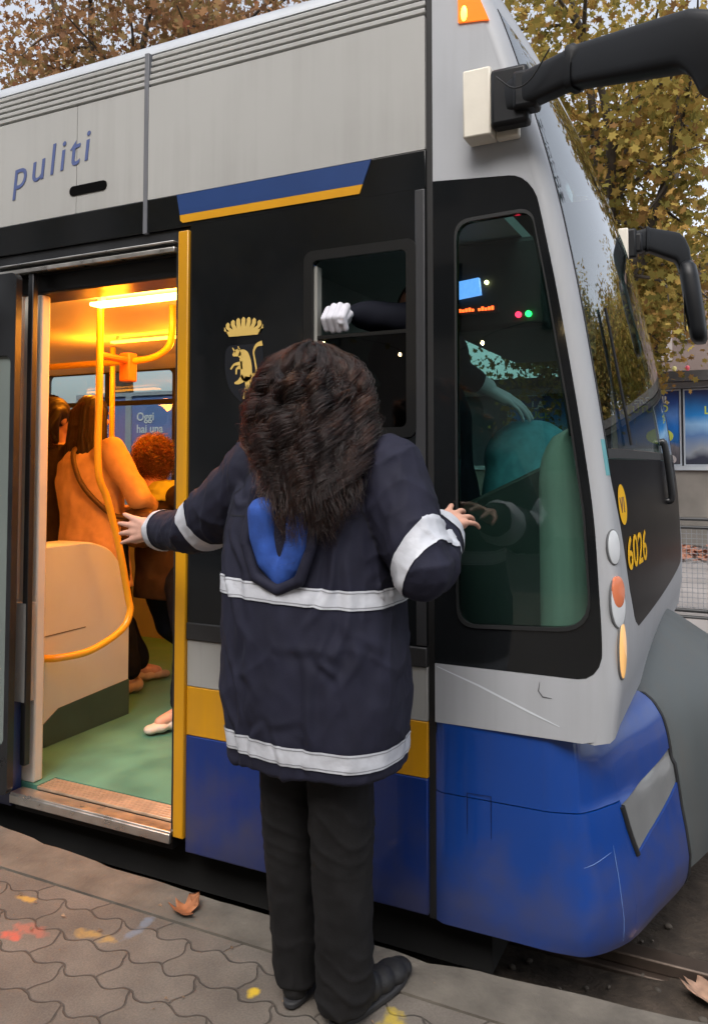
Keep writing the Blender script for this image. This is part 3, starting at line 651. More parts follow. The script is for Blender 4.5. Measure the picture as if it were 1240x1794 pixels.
# far side of the cab and saloon (with window openings)
YF = 2 * YC - YT
def far_wall(x0, x1, z0, z1, wins):
    return plate(rrect(x0, x1, z0, z1, .002, 1), wins, YF - .05, .05)
wins = [rrect(-4.95, -3.68, .95, 2.06, .05), rrect(-6.6, -5.1, .95, 2.06, .05), rrect(-8.3, -6.75, .95, 2.06, .05), rrect(-3.50, -2.35, .95, 2.06, .05)]
link('far_side_wall', far_wall(FAR, -1.72, .04, 2.86, wins), mat('far_lining', (.30, .28, .26), .5), tram, 30)
for (x0, x1) in ((-4.95, -3.68), (-6.6, -5.1), (-8.3, -6.75), (-3.50, -2.35)):
    w = link('saloon_window', plate(rrect(x0 - .03, x1 + .03, .92, 2.09, .06), [rrect(x0 + .015, x1 - .015, .965, 2.045, .04)], YF - .062, .012), BLACKR, tram, 30)
    link('pane', plate(rrect(x0, x1, .95, 2.06, .04), [], YF - .03, .006), SALG, w, 0)
    mb = MB(); mb.box(x0 + .016, x1 - .016, YF - .06, YF - .035, 1.80, 1.835); mb.build('transom', BLACKR, w)
    mb = MB(); mb.box((x0 + x1) / 2 - .02, (x0 + x1) / 2 + .02, YF - .060, YF - .036, 1.836, 2.044); mb.build('mullion', BLACKR, w)
link('cab_far_wall', far_wall(-1.719, -.66, .04, 2.86, [rrect(-1.55, -.78, 1.15, 2.16, .06)]), BLACKM, tram, 30)
link('cab_far_window', plate(rrect(-1.55, -.78, 1.15, 2.16, .06), [], YF - .03, .005), MATS['windscreen_glass'], tram, 0)
# --- saloon interior
mb = MB(); mb.box(FAR, -1.80, YT + .149, YF - .052, .04, .1115); mb.box(FAR, -2.495, YT + .06, YT + .148, .04, .1115); tp(mb, 'saloon_floor', LINO)
mb = MB(); mb.box(FAR, -1.77, YT + .222, YF - .052, 2.115, 2.17); tp(mb, 'saloon_ceiling', CEIL)
mb = MB()
mb.loft([[(x, YF - .053, 2.114), (x, YF - .33, 2.114), (x, YF - .20, 2.075), (x, YF - .053, 2.055)] for x in (FAR, -1.775)]); tp(mb, 'ceiling_cove', CEIL, smooth=20)
mb = MB(); mb.box(-1.77, -1.7, YT + .07, YF - .051, .04, 2.17); tp(mb, 'cab_bulkhead', CREAM)
mb = MB(); mb.box(FAR - .05, FAR, YT, YF, .04, 2.9); tp(mb, 'rear_bulkhead', CREAM)
mb = MB(); mb.box(FAR, -2.63, YT + .061, YT + .08, .112, 2.044); tp(mb, 'near_side_lining', CREAM)
lampa = MB(); lampa.box(-2.62, -1.80, YT + .42, YT + .49, 2.070, 2.086); tp(lampa, 'ceiling_lamp', LAMPW, bevel=.004)
lampb = MB(); lampb.box(-3.35, -1.85, 3.585, 3.62, 2.076, 2.090); tp(lampb, 'ceiling_lamp', LAMPD, bevel=.004)
lampc = MB(); lampc.box(-8.5, -5.0, 3.2, 3.28, 2.076, 2.090); tp(lampc, 'ceiling_lamp', LAMPD, bevel=.004)
for x in (-2.58, -1.84):
    mb = MB(); mb.box(x - .01, x + .01, YT + .44, YT + .47, 2.0865, 2.1145); tp(mb, 'lamp_bracket', CREAM)
for x in (-3.3, -1.9):
    mb = MB(); mb.box(x - .01, x + .01, 3.592, 3.612, 2.0905, 2.1145); tp(mb, 'lamp_bracket', CREAM)
def area(name, loc, sx, sy, power, color, rot=(0, 0, 0)):
    d = bpy.data.lights.new(name, 'AREA'); d.shape = 'RECTANGLE'; d.size = sx; d.size_y = sy; d.energy = power; d.color = color
    o = bpy.data.objects.new(name, d); COL.objects.link(o); o.location = loc; o.rotation_euler = rot; return o
area('ceiling_lamp_light', (-2.21, YT + .455, 2.060), .8, .06, 2.0, (1.0, .30, .015))
area('ceiling_lamp_light', (-2.9, 3.60, 2.070), 1.4, .03, 4, (1.0, .30, .015))
def glow(loc, power):
    d = bpy.data.lights.new('ceiling_lamp_glow', 'POINT'); d.energy = power; d.color = (1.0, .27, .01); d.shadow_soft_size = .06
    o = bpy.data.objects.new('ceiling_lamp_glow', d); COL.objects.link(o); o.location = loc
for x in (-2.5, -2.0): glow((x, YT + .455, 1.97), 3.0)
for x in (-3.5, -2.7, -2.0): glow((x, 3.60, 1.95), 5.5)
glow((-4.7, 3.5, 1.9), 6)
# partition beside the door: laminate with a rounded top and a dark kick board
PX = -2.80
prof = [(2.52, .112), (3.16, .112), (3.16, .72), (3.12, .84), (3.02, .95), (2.88, .995), (2.52, .998)]
prof = round_poly(prof, [0, 0, .05, .06, .05, .05, 0])
mb = MB(); mb.loft([[(PX - .16, y, z) for y, z in prof], [(PX - .012, y, z) for y, z in prof], [(PX, 2.84 + (y - 2.84) * .985, .11 + (z - .11) * .99) for y, z in prof]]); part_o = tp(mb, 'partition', PARTM, smooth=50)
mb = MB(); kp = [(2.524, .1125), (3.156, .1125), (3.156, .285), (2.70, .262), (2.60, .205), (2.524, .20)]
mb.loft([[(PX - .003, y, z) for y, z in kp], [(PX + .006, y, z) for y, z in kp]]); mb.build('kick_board', KICK, part_o)
mb = MB(); mb.box(PX - .003, PX + .0025, 2.525, 2.86, .594, .598); mb.build('panel_seam', mat('seam_dark', (.12, .11, .1), .6), part_o)
# handrails
PXr = -2.63
pole = curve_pts([(PXr, 2.75, 2.114), (PXr, 2.75, 1.7), (PXr, 2.75, 1.34), (PXr, 2.81, 1.20), (PXr, 2.89, .98), (PXr, 2.955, .74), (PXr + .005, 2.965, .66), (PXr, 2.91, .585), (PXr - .04, 2.76, .52), (PXr - .11, 2.64, .505), (PX, 2.60, .505)], 8)
mb = MB(); mb.tube(pole, .0165, 12); tp(mb, 'grab_pole', RAILY, smooth=60)
ov = curve_pts([(-3.9, 3.0, 1.862), (-3.1, 3.0, 1.862), (-2.66, 3.0, 1.862), (-2.52, 3.0, 1.875), (-2.44, 3.0, 1.92), (-2.42, 3.0, 2.0), (-2.42, 3.0, 2.114)], 8)
mb = MB(); mb.tube(ov, .0165, 12); tp(mb, 'overhead_rail', RAILY, smooth=60)
mb = MB(); mb.box(-2.71, -2.645, 2.96, 3.02, 1.76, 1.90); mb.tube([(-2.63, 2.75, 1.86), (-2.67, 3.0, 1.862)], .016, 10); tp(mb, 'rail_bracket', mat('orange_plastic', (.75, .20, .03), .45), bevel=.008)
mb = MB(); mb.tube([(-3.62, 3.9, .11), (-3.62, 3.9, 2.11)], .017, 12); tp(mb, 'grab_pole', RAILY, smooth=60)
mb = MB(); mb.box(-5.1, -4.95, 4.2, 4.58, .11, 2.1); tp(mb, 'door_column', CREAM, bevel=.02)

# --- cab interior
CABD = mat('cab_trim_dark', (.022, .024, .026), .6, var=.2)
CABL = mat('cab_trim_grey', (.30, .32, .31), .55, var=.06)
mb = MB(); mb.box(-1.699, -.46, YT + .04, YF - .052, .04, .30); tp(mb, 'cab_floor', CABD)
mb = MB(); mb.box(-1.699, -.86, YT + .07, YF - .052, 2.20, 2.25); mb.box(-.86, -.72, YT + .07, YF - .052, 2.20, 2.24); tp(mb, 'cab_ceiling', CABL)
mb = MB(); mb.box(-1.699, -1.68, YT + .07, YF - .053, .30, 2.199); tp(mb, 'cab_rear_lining', CABL)
mb = MB(); mb.box(-1.679, -.86, YT + .034, YT + .06, .30, 1.46); mb.box(-1.679, -1.28, YT + .034, YT + .06, 1.461, 2.198); mb.box(-.90, -.78, YT + .034, YT + .06, 1.461, 2.198); tp(mb, 'cab_side_lining', mat('cab_side_dark', (.012, .013, .014), .6))
# dashboard across the front
mb = MB(); rings = []
for y in np.linspace(YT + .10, YF - .10, 14):
    xf = nose(1.25, y) - .05; rings.append([(xf, y, 1.36), (xf - .10, y, 1.385), (xf - .40, y, 1.24), (xf - .46, y, 1.16), (xf - .42, y, .70), (xf - .12, y, .70)])
mb.loft(rings); tp(mb, 'dashboard', mat('dashboard_grey', (.030, .036, .036), .55, var=.1), smooth=30, bevel=.01)
mb = MB(); rings = []
for z in np.linspace(.86, 1.47, 22):
    x0, x1 = min(xs(z) - .03, -.545 + .10 * (1 - math.sqrt(max(0, 1 - (max(0, z - 1.30) / .17) ** 2)))), xs(z) - .02
    rings.append([(x0 + (x1 - x0) * t, YT + .13 - .075 * math.sin(math.pi * (.12 + .8 * t)), z) for t in np.linspace(0, 1, 10)] + [(x1, YT + .15, z), (x0, YT + .15, z)])
mb.loft(rings); tp(mb, 'side_trim', mat('pillar_trim_grey', (.42, .46, .42), .35, var=.12, nscale=3, streak=.3), smooth=50)
mb = MB(); zs = np.linspace(1.44, 2.14, 10)
mb.loft([[(xs(z) - .022, YT + .03, z), (xs(z) - .004, YT + .05, z), (xs(z) - .02, YT + .07, z), (xs(z) - .045, YT + .05, z)] for z in zs]); tp(mb, 'pillar_trim', CABD, smooth=30)
# overhead console with screens and lamps
mb = MB(); mb.box(-1.02, -.62, 2.86, 3.9, 1.86, 2.195); con = tp(mb, 'overhead_console', CABD, bevel=.02)
def facing(mb_, name, m, parent): return mb_.build(name, m, parent)
mb = MB(); mb.box(-.965, -.868, 2.838, 2.862, 1.985, 2.048, (R(-6), 'Y')); mb.build('screen', mat('blue_screen', (.1, .2, .5), .3, emit=(.16, .36, .95), estr=1.1, var=.5, nscale=38, col2=(.5, .6, .8)), con)
mb = MB(); mb.box(-.96, -.80, 2.845, 2.860, 1.92, 1.95); mb.build('display_housing', CABD, con)
mb = MB()
for i in range(11):
    if i == 5: continue
    x = -.95 + .0125 * i; mb.box(x, x + .009, 2.840, 2.846, 1.929, 1.929 + random.choice((.009, .012, .014)))
mb.build('red_display_text', mat('red_leds', (.5, .05, .02), .4, emit=(1, .08, .015), estr=4), con)
for x, c, nm in ((-.727, (1, .02, .06), 'red'), (-.690, (.02, 1, .12), 'green')):
    mb = MB(); mb.disc((x, 2.852, 1.905), (0, -1, 0), .011, .011, .006); mb.build('indicator_lamp', mat(nm + '_indicator', c, .3, emit=c, estr=4), con)
mb = MB(); mb.disc((-.845, 2.852, 2.035), (0, -1, 0), .007, .007, .005); mb.build('indicator_lamp', mat('warm_indicator', (1, .8, .4), .3, emit=(1, .75, .35), estr=10), con)
# driver's seat
SEATM = mat('teal_seat_cloth', (.10, .34, .42), .7, var=.18, nscale=30, bump=.1, bscale=300)
mb = MB(); ellipsoid(mb, (-.70, 2.98, 1.20), (.20, .25, .33)); ellipsoid(mb, (-.72, 2.98, 1.38), (.17, .20, .15)); seat = link('driver_seat', fuse(mb, .012, 8), SEATM, tram)
mb = MB(); mb.box(-.90, -.50, 2.74, 3.22, .78, .90); mb.build('seat_cushion', SEATM, seat, 40, .04)
mb = MB(); mb.box(-.76, -.64, 2.92, 3.04, .30, .79); mb.build('seat_pedestal', CABD, seat, 40, .02)
mb = MB(); mb.box(-1.06, -1.0, 2.62, 3.0, .3, .93); tp(mb, 'side_console', CABD, bevel=.01)
mb = MB(); mb.tube([(-.93, 2.8, .95), (-.93, 2.8, 1.30)], .012, 8); tp(mb, 'yellow_lever', mat('lever_yellow', (.75, .62, .10), .4))

# --- bumper: blue corners round a grey nose cover
PLAN = curve_pts([(-.86, 2.25, 0), (-.62, 2.25, 0), (-.47, 2.252, 0), (-.390, 2.274, 0), (-.304, 2.386, 0), (-.244, 2.581, 0), (-.186, 2.79, 0), (-.13, 3.1, 0), (-.11, 3.45, 0)], 10)
cumy = [p.y for p in PLAN]
OFFZ = [(.03, -.012), (.06, .0), (.12, .004), (.20, -.008), (.27, -.022), (.36, -.034), (.398, -.040), (.410, -.050), (.48, -.060), (.54, -.074), (.585, -.100), (.612, -.135), (.63, -.19)]
def boff(z): return float(np.interp(z, [q[0] for q in OFFZ], [q[1] for q in OFFZ]))
def bump_pt(i, z, extra=0.0):
    p = PLAN[i]; t = (PLAN[min(i + 1, len(PLAN) - 1)] - PLAN[max(i - 1, 0)]).normalized(); nn = V((t.y, -t.x, 0))
    w = np.interp(p.x, [-.83, -.5, -.33], [0.0, .12, 1.0]); side = np.interp(p.x, [-.83, -.5, -.36], [.0, 0.1, 1.0])
    return V((p.x, p.y, z)) + nn * (boff(z) * w + extra)
def band(i0, i1, z0, z1, nz, lip=False, extra=0.0, thick=.03):
    """A stretch of the bumper shell; zt(i) gives the top edge at plan point i."""
    mb = MB(); out = []
    for i in range(i0, i1 + 1):
        a, b_ = (z0(i) if callable(z0) else z0), (z1(i) if callable(z1) else z1)
        col_ = [bump_pt(i, a + (b_ - a) * k / nz, extra) for k in range(nz + 1)]
        if lip: col_ += [bump_pt(i, b_ + .006, -.012 * np.interp(PLAN[i].x, [-.5, -.36], [.3, 1])), bump_pt(i, b_ + .012, -.085 * np.interp(PLAN[i].x, [-.5, -.36], [.15, 1]))]
        out.append(col_ + [q + V((-thick, thick * .5, 0)) for q in reversed(col_)])
    mb.loft(out); return mb
iA = next(i for i, p in enumerate(PLAN) if p.x > GX1)
iC = next(i for i, p in enumerate(PLAN) if p.y > 2.30)
iS = next(i for i, p in enumerate(PLAN) if p.y > 2.65)
iTop = next(i for i, p in enumerate(PLAN) if p.x > -.45)
def ztop(i):
    p = PLAN[i]; return float(np.interp(p.y, [2.25, 2.262, 2.40, 2.8], [.600, .601, .612, .618])) if p.x > -.5 else .600
iH0 = next(i for i, p in enumerate(PLAN) if p.y > 2.395)
hz_lo = lambda i: float(np.interp(PLAN[i].y, [2.31, 2.385, 2.50, 2.66], [.392, .300, .345, .42]))
hz_hi = lambda i: float(np.interp(PLAN[i].y, [2.31, 2.385, 2.50, 2.66], [.399, .425, .470, .50]))
def mirrored(me):
    m2 = me.copy(); m2.transform(Matrix.Translation((0, 2 * YC, 0)) @ Matrix.Diagonal((1, -1, 1, 1))); m2.flip_normals(); return m2
def both(mb, name, m, smooth=40, bevel=0.0):
    me = mb.mesh(name); o = link(name, me, m, tram, smooth, bevel); link(name, mirrored(me), m, tram, smooth, bevel); return o
YA = PLAN[iH0].y
seamY = lambda z: float(np.interp(z, [.03, .3, .5, .63, .8], [2.79, 2.80, 2.80, 2.78, 2.74]))
_i0 = next(i for i, p in enumerate(PLAN) if p.x > -.45)
def bs(y, z, extra=0.0):
    """Point on the bumper corner at lateral y (of the plan line) and height z."""
    i = int(np.clip(np.searchsorted(cumy[_i0:], y) + _i0, _i0 + 1, len(PLAN) - 1)); a, b_ = PLAN[i - 1], PLAN[i]; f = (y - a.y) / max(b_.y - a.y, 1e-6)
    return bump_pt(i - 1, z, extra).lerp(bump_pt(i, z, extra), f)
SM = lambda u: u * u * (3 - 2 * u)
ztop_u = lambda u: .612 + .006 * u
hlo = lambda u: float(np.interp(u, [0, .04, .12, .5, 1], [.384, .33, .245, .280, .340])); hhi = lambda u: float(np.interp(u, [0, .04, .12, .5, 1], [.390, .392, .396, .412, .440]))
def front_patch(zl_, zh_, nu, nv, extra=0.0, lip=False, u0=0.0, u1=1.0):
    mb = MB(); rows = []
    for k in range(nu + 1):
        u = u0 + (u1 - u0) * k / nu; a, b_ = zl_(u), zh_(u)
        col_ = [bs(YA + (seamY(a + (b_ - a) * j / nv) - YA) * u, a + (b_ - a) * j / nv, extra) for j in range(nv + 1)]
        if lip: q = col_[-1]; col_ += [q + V((-.012, .004, .007)), q + V((-.075, .02, .012))]
        rows.append(col_ + [q + V((-.03, .012, 0)) for q in reversed(col_)])
    mb.loft(rows); return mb
both(band(iA, iH0, .03, .400, 14), 'bumper_corner', BLUEB, 60)
both(band(iA, iH0, .4035, ztop, 14, True), 'bumper_shoulder', BLUEB, 60)
both(front_patch(lambda u: .03, lambda u: hlo(u) - .003, 18, 14), 'bumper_lower', BLUEB, 60)
both(front_patch(lambda u: hhi(u) + .003, ztop_u, 18, 12, 0, True), 'bumper_upper', BLUEB, 60)
both(front_patch(hlo, hhi, 18, 6, -.004), 'headlight', HEADL, 60)
mb = MB(); pts = [bs(YA + (seamY(z) - YA) * u, z, .001) for u, z in ((.0, .388), (.04, .330), (.08, .287), (.12, .246))]; mb.tube(pts, .009, 8); both(mb, 'headlight_trim', BLACKR, 60)
mb = MB(); rows = []
for z in np.linspace(.03, .622, 40):
    y0 = seamY(z) + .001; rows.append([bs(y0, z, .002), bs(y0 + .012, z, .004), bs(y0 + .028, z, -.004), bs(y0 + .028, z, -.04), bs(y0, z, -.04)])
mb.loft(rows); both(mb, 'bumper_seam', BLACKR, 60)
# coupler cover
def cover():
    mb = MB(); rings = []
    prof_ = [(.80, -.40, .62), (.79, -.36, .615), (.745, -.264, .60), (.66, -.125, .57), (.52, -.05, .48), (.38, -.015, .37), (.22, -.02, .22), (.06, -.07, .06)]
    for k in range(33):
        sgn = 1 if k <= 16 else -1; sfr = k / 16 if k <= 16 else (32 - k) / 16
        g = max(0.0, math.sin(min(1, sfr * 1.05) * math.pi / 2)); col_ = []
        for zc, x, zs_ in prof_:
            z = zs_ + (zc - zs_) * g ** .9
            y0 = seamY(zs_) + .026; y = y0 + (YC - y0) * sfr; base = bs(2.80, zs_).x - .010
            xx = base + (x - base) * g ** .9; col_.append(V((xx, y if sgn > 0 else 2 * YC - y, z)))
        rings.append(col_ + [V((q.x - .05, q.y, q.z)) for q in reversed(col_)])
    mb.loft(rings); return mb
me = cover().mesh('nose_cover'); o = link('nose_cover', me, GREYC, tram, 60)
# shut line of a small flap and scuffs on the bumper side
def ribbon(pts, w, m, name, y=None, parent=None):
    mb = MB(); P_ = [V(p) for p in pts]; up, lo = [], []
    for i, p in enumerate(P_):
        t = (P_[min(i + 1, len(P_) - 1)] - P_[max(i - 1, 0)]).normalized(); nn = V((-t.z, 0, t.x)); wi = w * (1 if 0 < i < len(P_) - 1 else .35); up.append(p + nn * wi); lo.append(p - nn * wi)
    k = len(P_); mb.add(up + lo, [(i, i + 1, k + i + 1, k + i) for i in range(k - 1)]); return link(name, mb.mesh(), m, parent or tram, 0)
ribbon([(-.735, YT - .0012, .30), (-.735, YT - .0012, .415), (-.665, YT - .0012, .417), (-.665, YT - .0012, .30)], .002, mat('shut_line', (.003, .012, .08), .5), 'flap_line')
SCR = mat('pale_scratch', (.62, .66, .70), .5)
ribbon([(-.825, YT - .001, .765), (-.70, YT - .001, .725), (-.55, YT - .001, .668), (-.47, YT - .001, .64)], .0028, SCR, 'scratch')
ribbon([(-.523, YT - .001, .755), (-.527, YT - .001, .73), (-.515, YT - .001, .715), (-.49, YT - .001, .714)], .0018, mat('dark_scuff', (.10, .10, .11), .6), 'scuff')
for (y0, z0, y1, z1, k) in ((2.345, .30, 2.352, .05, 9), (2.262, .262, 2.335, .285, 5)):
    mb = MB(); mb.tube([bs(y0 + (y1 - y0) * t, z0 + (z1 - z0) * t, .0006) + V((.001 * math.sin(t * 7), 0, 0)) for t in np.linspace(0, 1, k)], [.0003] + [.0008] * (k - 2) + [.0003], 5); tp(mb, 'paint_scratch', mat('pale_blue_scratch', (.14, .24, .50), .5), smooth=0)
# --- lamps on the pillar
def pillar_lens(y, z, ry, rz, m, name, dz=0.0):
    x = nose(z, y); e = .01; nx = V((e * 2, -(nose(z, y + e) - nose(z, y - e)), -(nose(z + e, y) - nose(z - e, y)))).normalized()
    sl = (nose(z + .05, y) - nose(z - .05, y)) / .1
    mb = MB(); mb.disc(V((x, y, z)) + nx * .0005, nx, ry, rz, .0045, up=(sl, 0, 1)); lo_ = tp(mb, name, m, smooth=40)
    if not name.endswith('_lens'): mb = MB(); mb.disc(V((x, y, z)) - nx * .0005, nx, ry * 1.14, rz * 1.07, .003, up=(sl, 0, 1)); mb.build('bezel', mat('bezel_grey', (.12, .125, .13), .4), lo_, 40)
    return lo_
pillar_lens(2.274, 1.135, .024, .046, LENSW, 'marker_lamp')
ln = pillar_lens(2.276, .985, .030, .066, LENSW, 'turn_signal')
pillar_lens(2.275, 1.015, .026, .042, LENSR, 'turn_signal_lens').location.x += .003
pillar_lens(2.288, .855, .026, .074, LENSA, 'amber_lamp')
# orange roof-corner lamp
link('corner_lamp', plate([(-.747, 2.688), (-.652, 2.676), (-.70, 2.80), (-.747, 2.82)], [], YT - .006, .010), LENSO, tram, 30, .003)
mb = MB(); ellipsoid(mb, (-.728, YT - .006, 2.712), (.010, .004, .024)); tp(mb, 'bulb', BULB)
# --- lettering on the black front panel, wrapped on its curve
def front_text(body, y, z, size, m, name, sx=1.0, offset=0.0):
    me = text_mesh(body, size, 0, offset)
    for v in me.vertices:
        yy, zz, d = y + v.co.x * sx, z + v.co.y, v.co.z; v.co = (nose(zz, yy) + .0035 + d, yy, zz)
    return link(name, me, m, tram, 0)
LETY = mat('yellow_lettering', (.85, .47, .015), .6, spec=.1)
front_text('6026', 2.415, 1.055, .135, LETY, 'fleet_number', 1.3, .001)
mb = MB(); c_ = [(2.408 + .056 * math.cos(a), 1.245 + .058 * math.sin(a)) for a in (2 * math.pi * k / 32 for k in range(32))]
mb.add([(nose(z, y) + .003, y, z) for y, z in c_] + [(nose(1.245, 2.408) + .003, 2.408, 1.245)], [(i, (i + 1) % 32, 32) for i in range(32)]); tp(mb, 'route_disc', LETY, smooth=0)
front_text('V1', 2.372, 1.223, .062, mat('dark_lettering', (.10, .035, .02), .5), 'disc_lettering', 1.0, .001)
# vertical maker lettering along the top of the windscreen edge
for i, ch in enumerate('ALSTOM'):
    z = 2.36 - .045 * i; y = yv(z) + .03
    me = text_mesh(ch, .05, 0, .001)
    for v in me.vertices:
        yy, zz = y + v.co.x * .8, z + v.co.y; v.co = (nose(zz, yy) + .003, yy, zz)
    link('windscreen_lettering', me, mat('black_lettering', (.01, .01, .012), .4), tram, 0)
mb = nose_patch(1.33, 1.43, lambda z: YP(z) - .034, lambda z: YP(z) - .006, 3, 3, off=.0015, thick=.001); tp(mb, 'teal_sticker', mat('teal_film', (.10, .36, .40), .4))
# wiper and front hand rail
mb = MB(); mb.tube([(nose(z, 2.62 - .10 * (z - 1.42)) + .012, 2.62 - .10 * (z - 1.42), z) for z in np.linspace(1.42, 1.85, 8)], .005, 6); tp(mb, 'wiper', BLACKR)
mb = MB(); mb.tube(curve_pts([(nose(1.45, 3.5) + .002, 3.5, 1.45), (nose(1.45, 3.5) + .020, 3.5, 1.44), (nose(1.3, 3.5) + .022, 3.5, 1.3), (nose(1.22, 3.5) + .020, 3.5, 1.22), (nose(1.2, 3.5), 3.5, 1.21)], 5), .014, 10); tp(mb, 'front_grab_rail', BLACKM, smooth=60)
# --- mirrors
def mirror_arm(k=1.0):
    mb = MB(); K = [V(q) for q in ((-.575, 2.19, 2.395), (-.52, 2.172, 2.402), (-.395, 2.125, 2.410), (-.393, 2.124, 2.410), (-.375, 2.117, 2.409), (-.373, 2.116, 2.409))]
    A = [.046, .049, .050, .060, .060, .054]
    for t in np.linspace(.08, 1, 9): K.append(V((-.373, 2.116, 2.409)).lerp(V((-.10, 1.99, 2.352)), t)); A.append(.054 + .013 * t)
    for q, a in (((-.070, 1.977, 2.335), .068), ((-.045, 1.966, 2.305), .066), ((-.030, 1.960, 2.265), .06), ((-.022, 1.957, 2.22), .052)): K.append(V(q)); A.append(a)
    rings = []; n_ = len(K)
    for i, p in enumerate(K):
        tg = (K[min(i + 1, n_ - 1)] - K[max(i - 1, 0)]).normalized(); s_ = tg.cross(V((0, 0, 1))).normalized(); u_ = s_.cross(tg); a = A[i] * k; b_ = a * .60
        rings.append([p + s_ * b_ * math.copysign(abs(math.cos(x)) ** .42, math.cos(x)) + u_ * a * math.copysign(abs(math.sin(x)) ** .42, math.sin(x)) for x in (2 * math.pi * k / 24 for k in range(24))])
    mb.loft(rings); return mb
def far_shape(me):                                         # the far arm is set higher and shorter
    for v in me.vertices:
        t = max(0.0, v.co.x + .57); v.co.x = -.57 + (v.co.x + .57) * .52 if v.co.x > -.57 else v.co.x; v.co.z += .21 + .10 * min(t, .5)
    return me
MIRM = mat('mirror_housing', (.007, .0078, .0095), .42, var=.2, spec=.3)
def mirror_set(flip):
    def lift(me): me.transform(Matrix.Translation((0, 0, .21))); return mirrored(me)
    fx = lift if flip else (lambda me: me)
    fa = (lambda me: mirrored(far_shape(me))) if flip else (lambda me: me)
    root = link('mirror_arm', fa(mirror_arm(1.25 if flip else 1.0).mesh('mirror_arm')), MIRM, tram, 50)
    mb = MB(); mb.box(-.628, -.520, YT - .085, YT - .030, 2.315, 2.482); mb.box(-.560, -.490, YT - .105, YT - .04, 2.345, 2.455); link('mount_bracket', fx(mb.mesh()), MIRM, root, 35, .012)
    mb = MB(); mb.box(-.712, -.6285, YT - .075, YT - .0005, 2.300, 2.500); mb.box(-.628, -.56, YT - .028, YT - .0005, 2.300, 2.48); link('mount_block', fx(mb.mesh()), WHITEP, root, 35, .006)
    mb = MB(); mb.tube(curve_pts([(-.60, YT - .118, 2.44), (-.55, YT - .125, 2.395), (-.50, YT - .14, 2.40), (-.44, YT - .165, 2.462)], 5), .0022, 6); link('cable', fx(mb.mesh()), BLACKR, root, 60)
    mb = MB(); h = [ring((.0 + .012 * k, 1.94, 2.27 - .05 * k), .050 * q * (1.9 if flip else 1), .11 * q, 0, 20, 3.0) for k, q in ((0, .55), (.6, .95), (2, 1.05), (5, 1.05), (8, 1.0), (9, .9), (9.5, .6))]
    mb.loft(h); hd = link('mirror_head', fa(mb.mesh()), MIRM, root, 50)
    me = plate(rrect(-.09, .09, 1.87, 2.16, .03), [], 0, .004); me.transform(Matrix.Translation((-.035, 1.94, 0)) @ Matrix.Rotation(R(-90), 4, 'Z'))
    link('mirror_glass', fa(me), mat('mirror_glass', (.6, .62, .64), .03, 1.0), hd, 0)
mirror_set(False); mirror_set(True)

exec_after = []
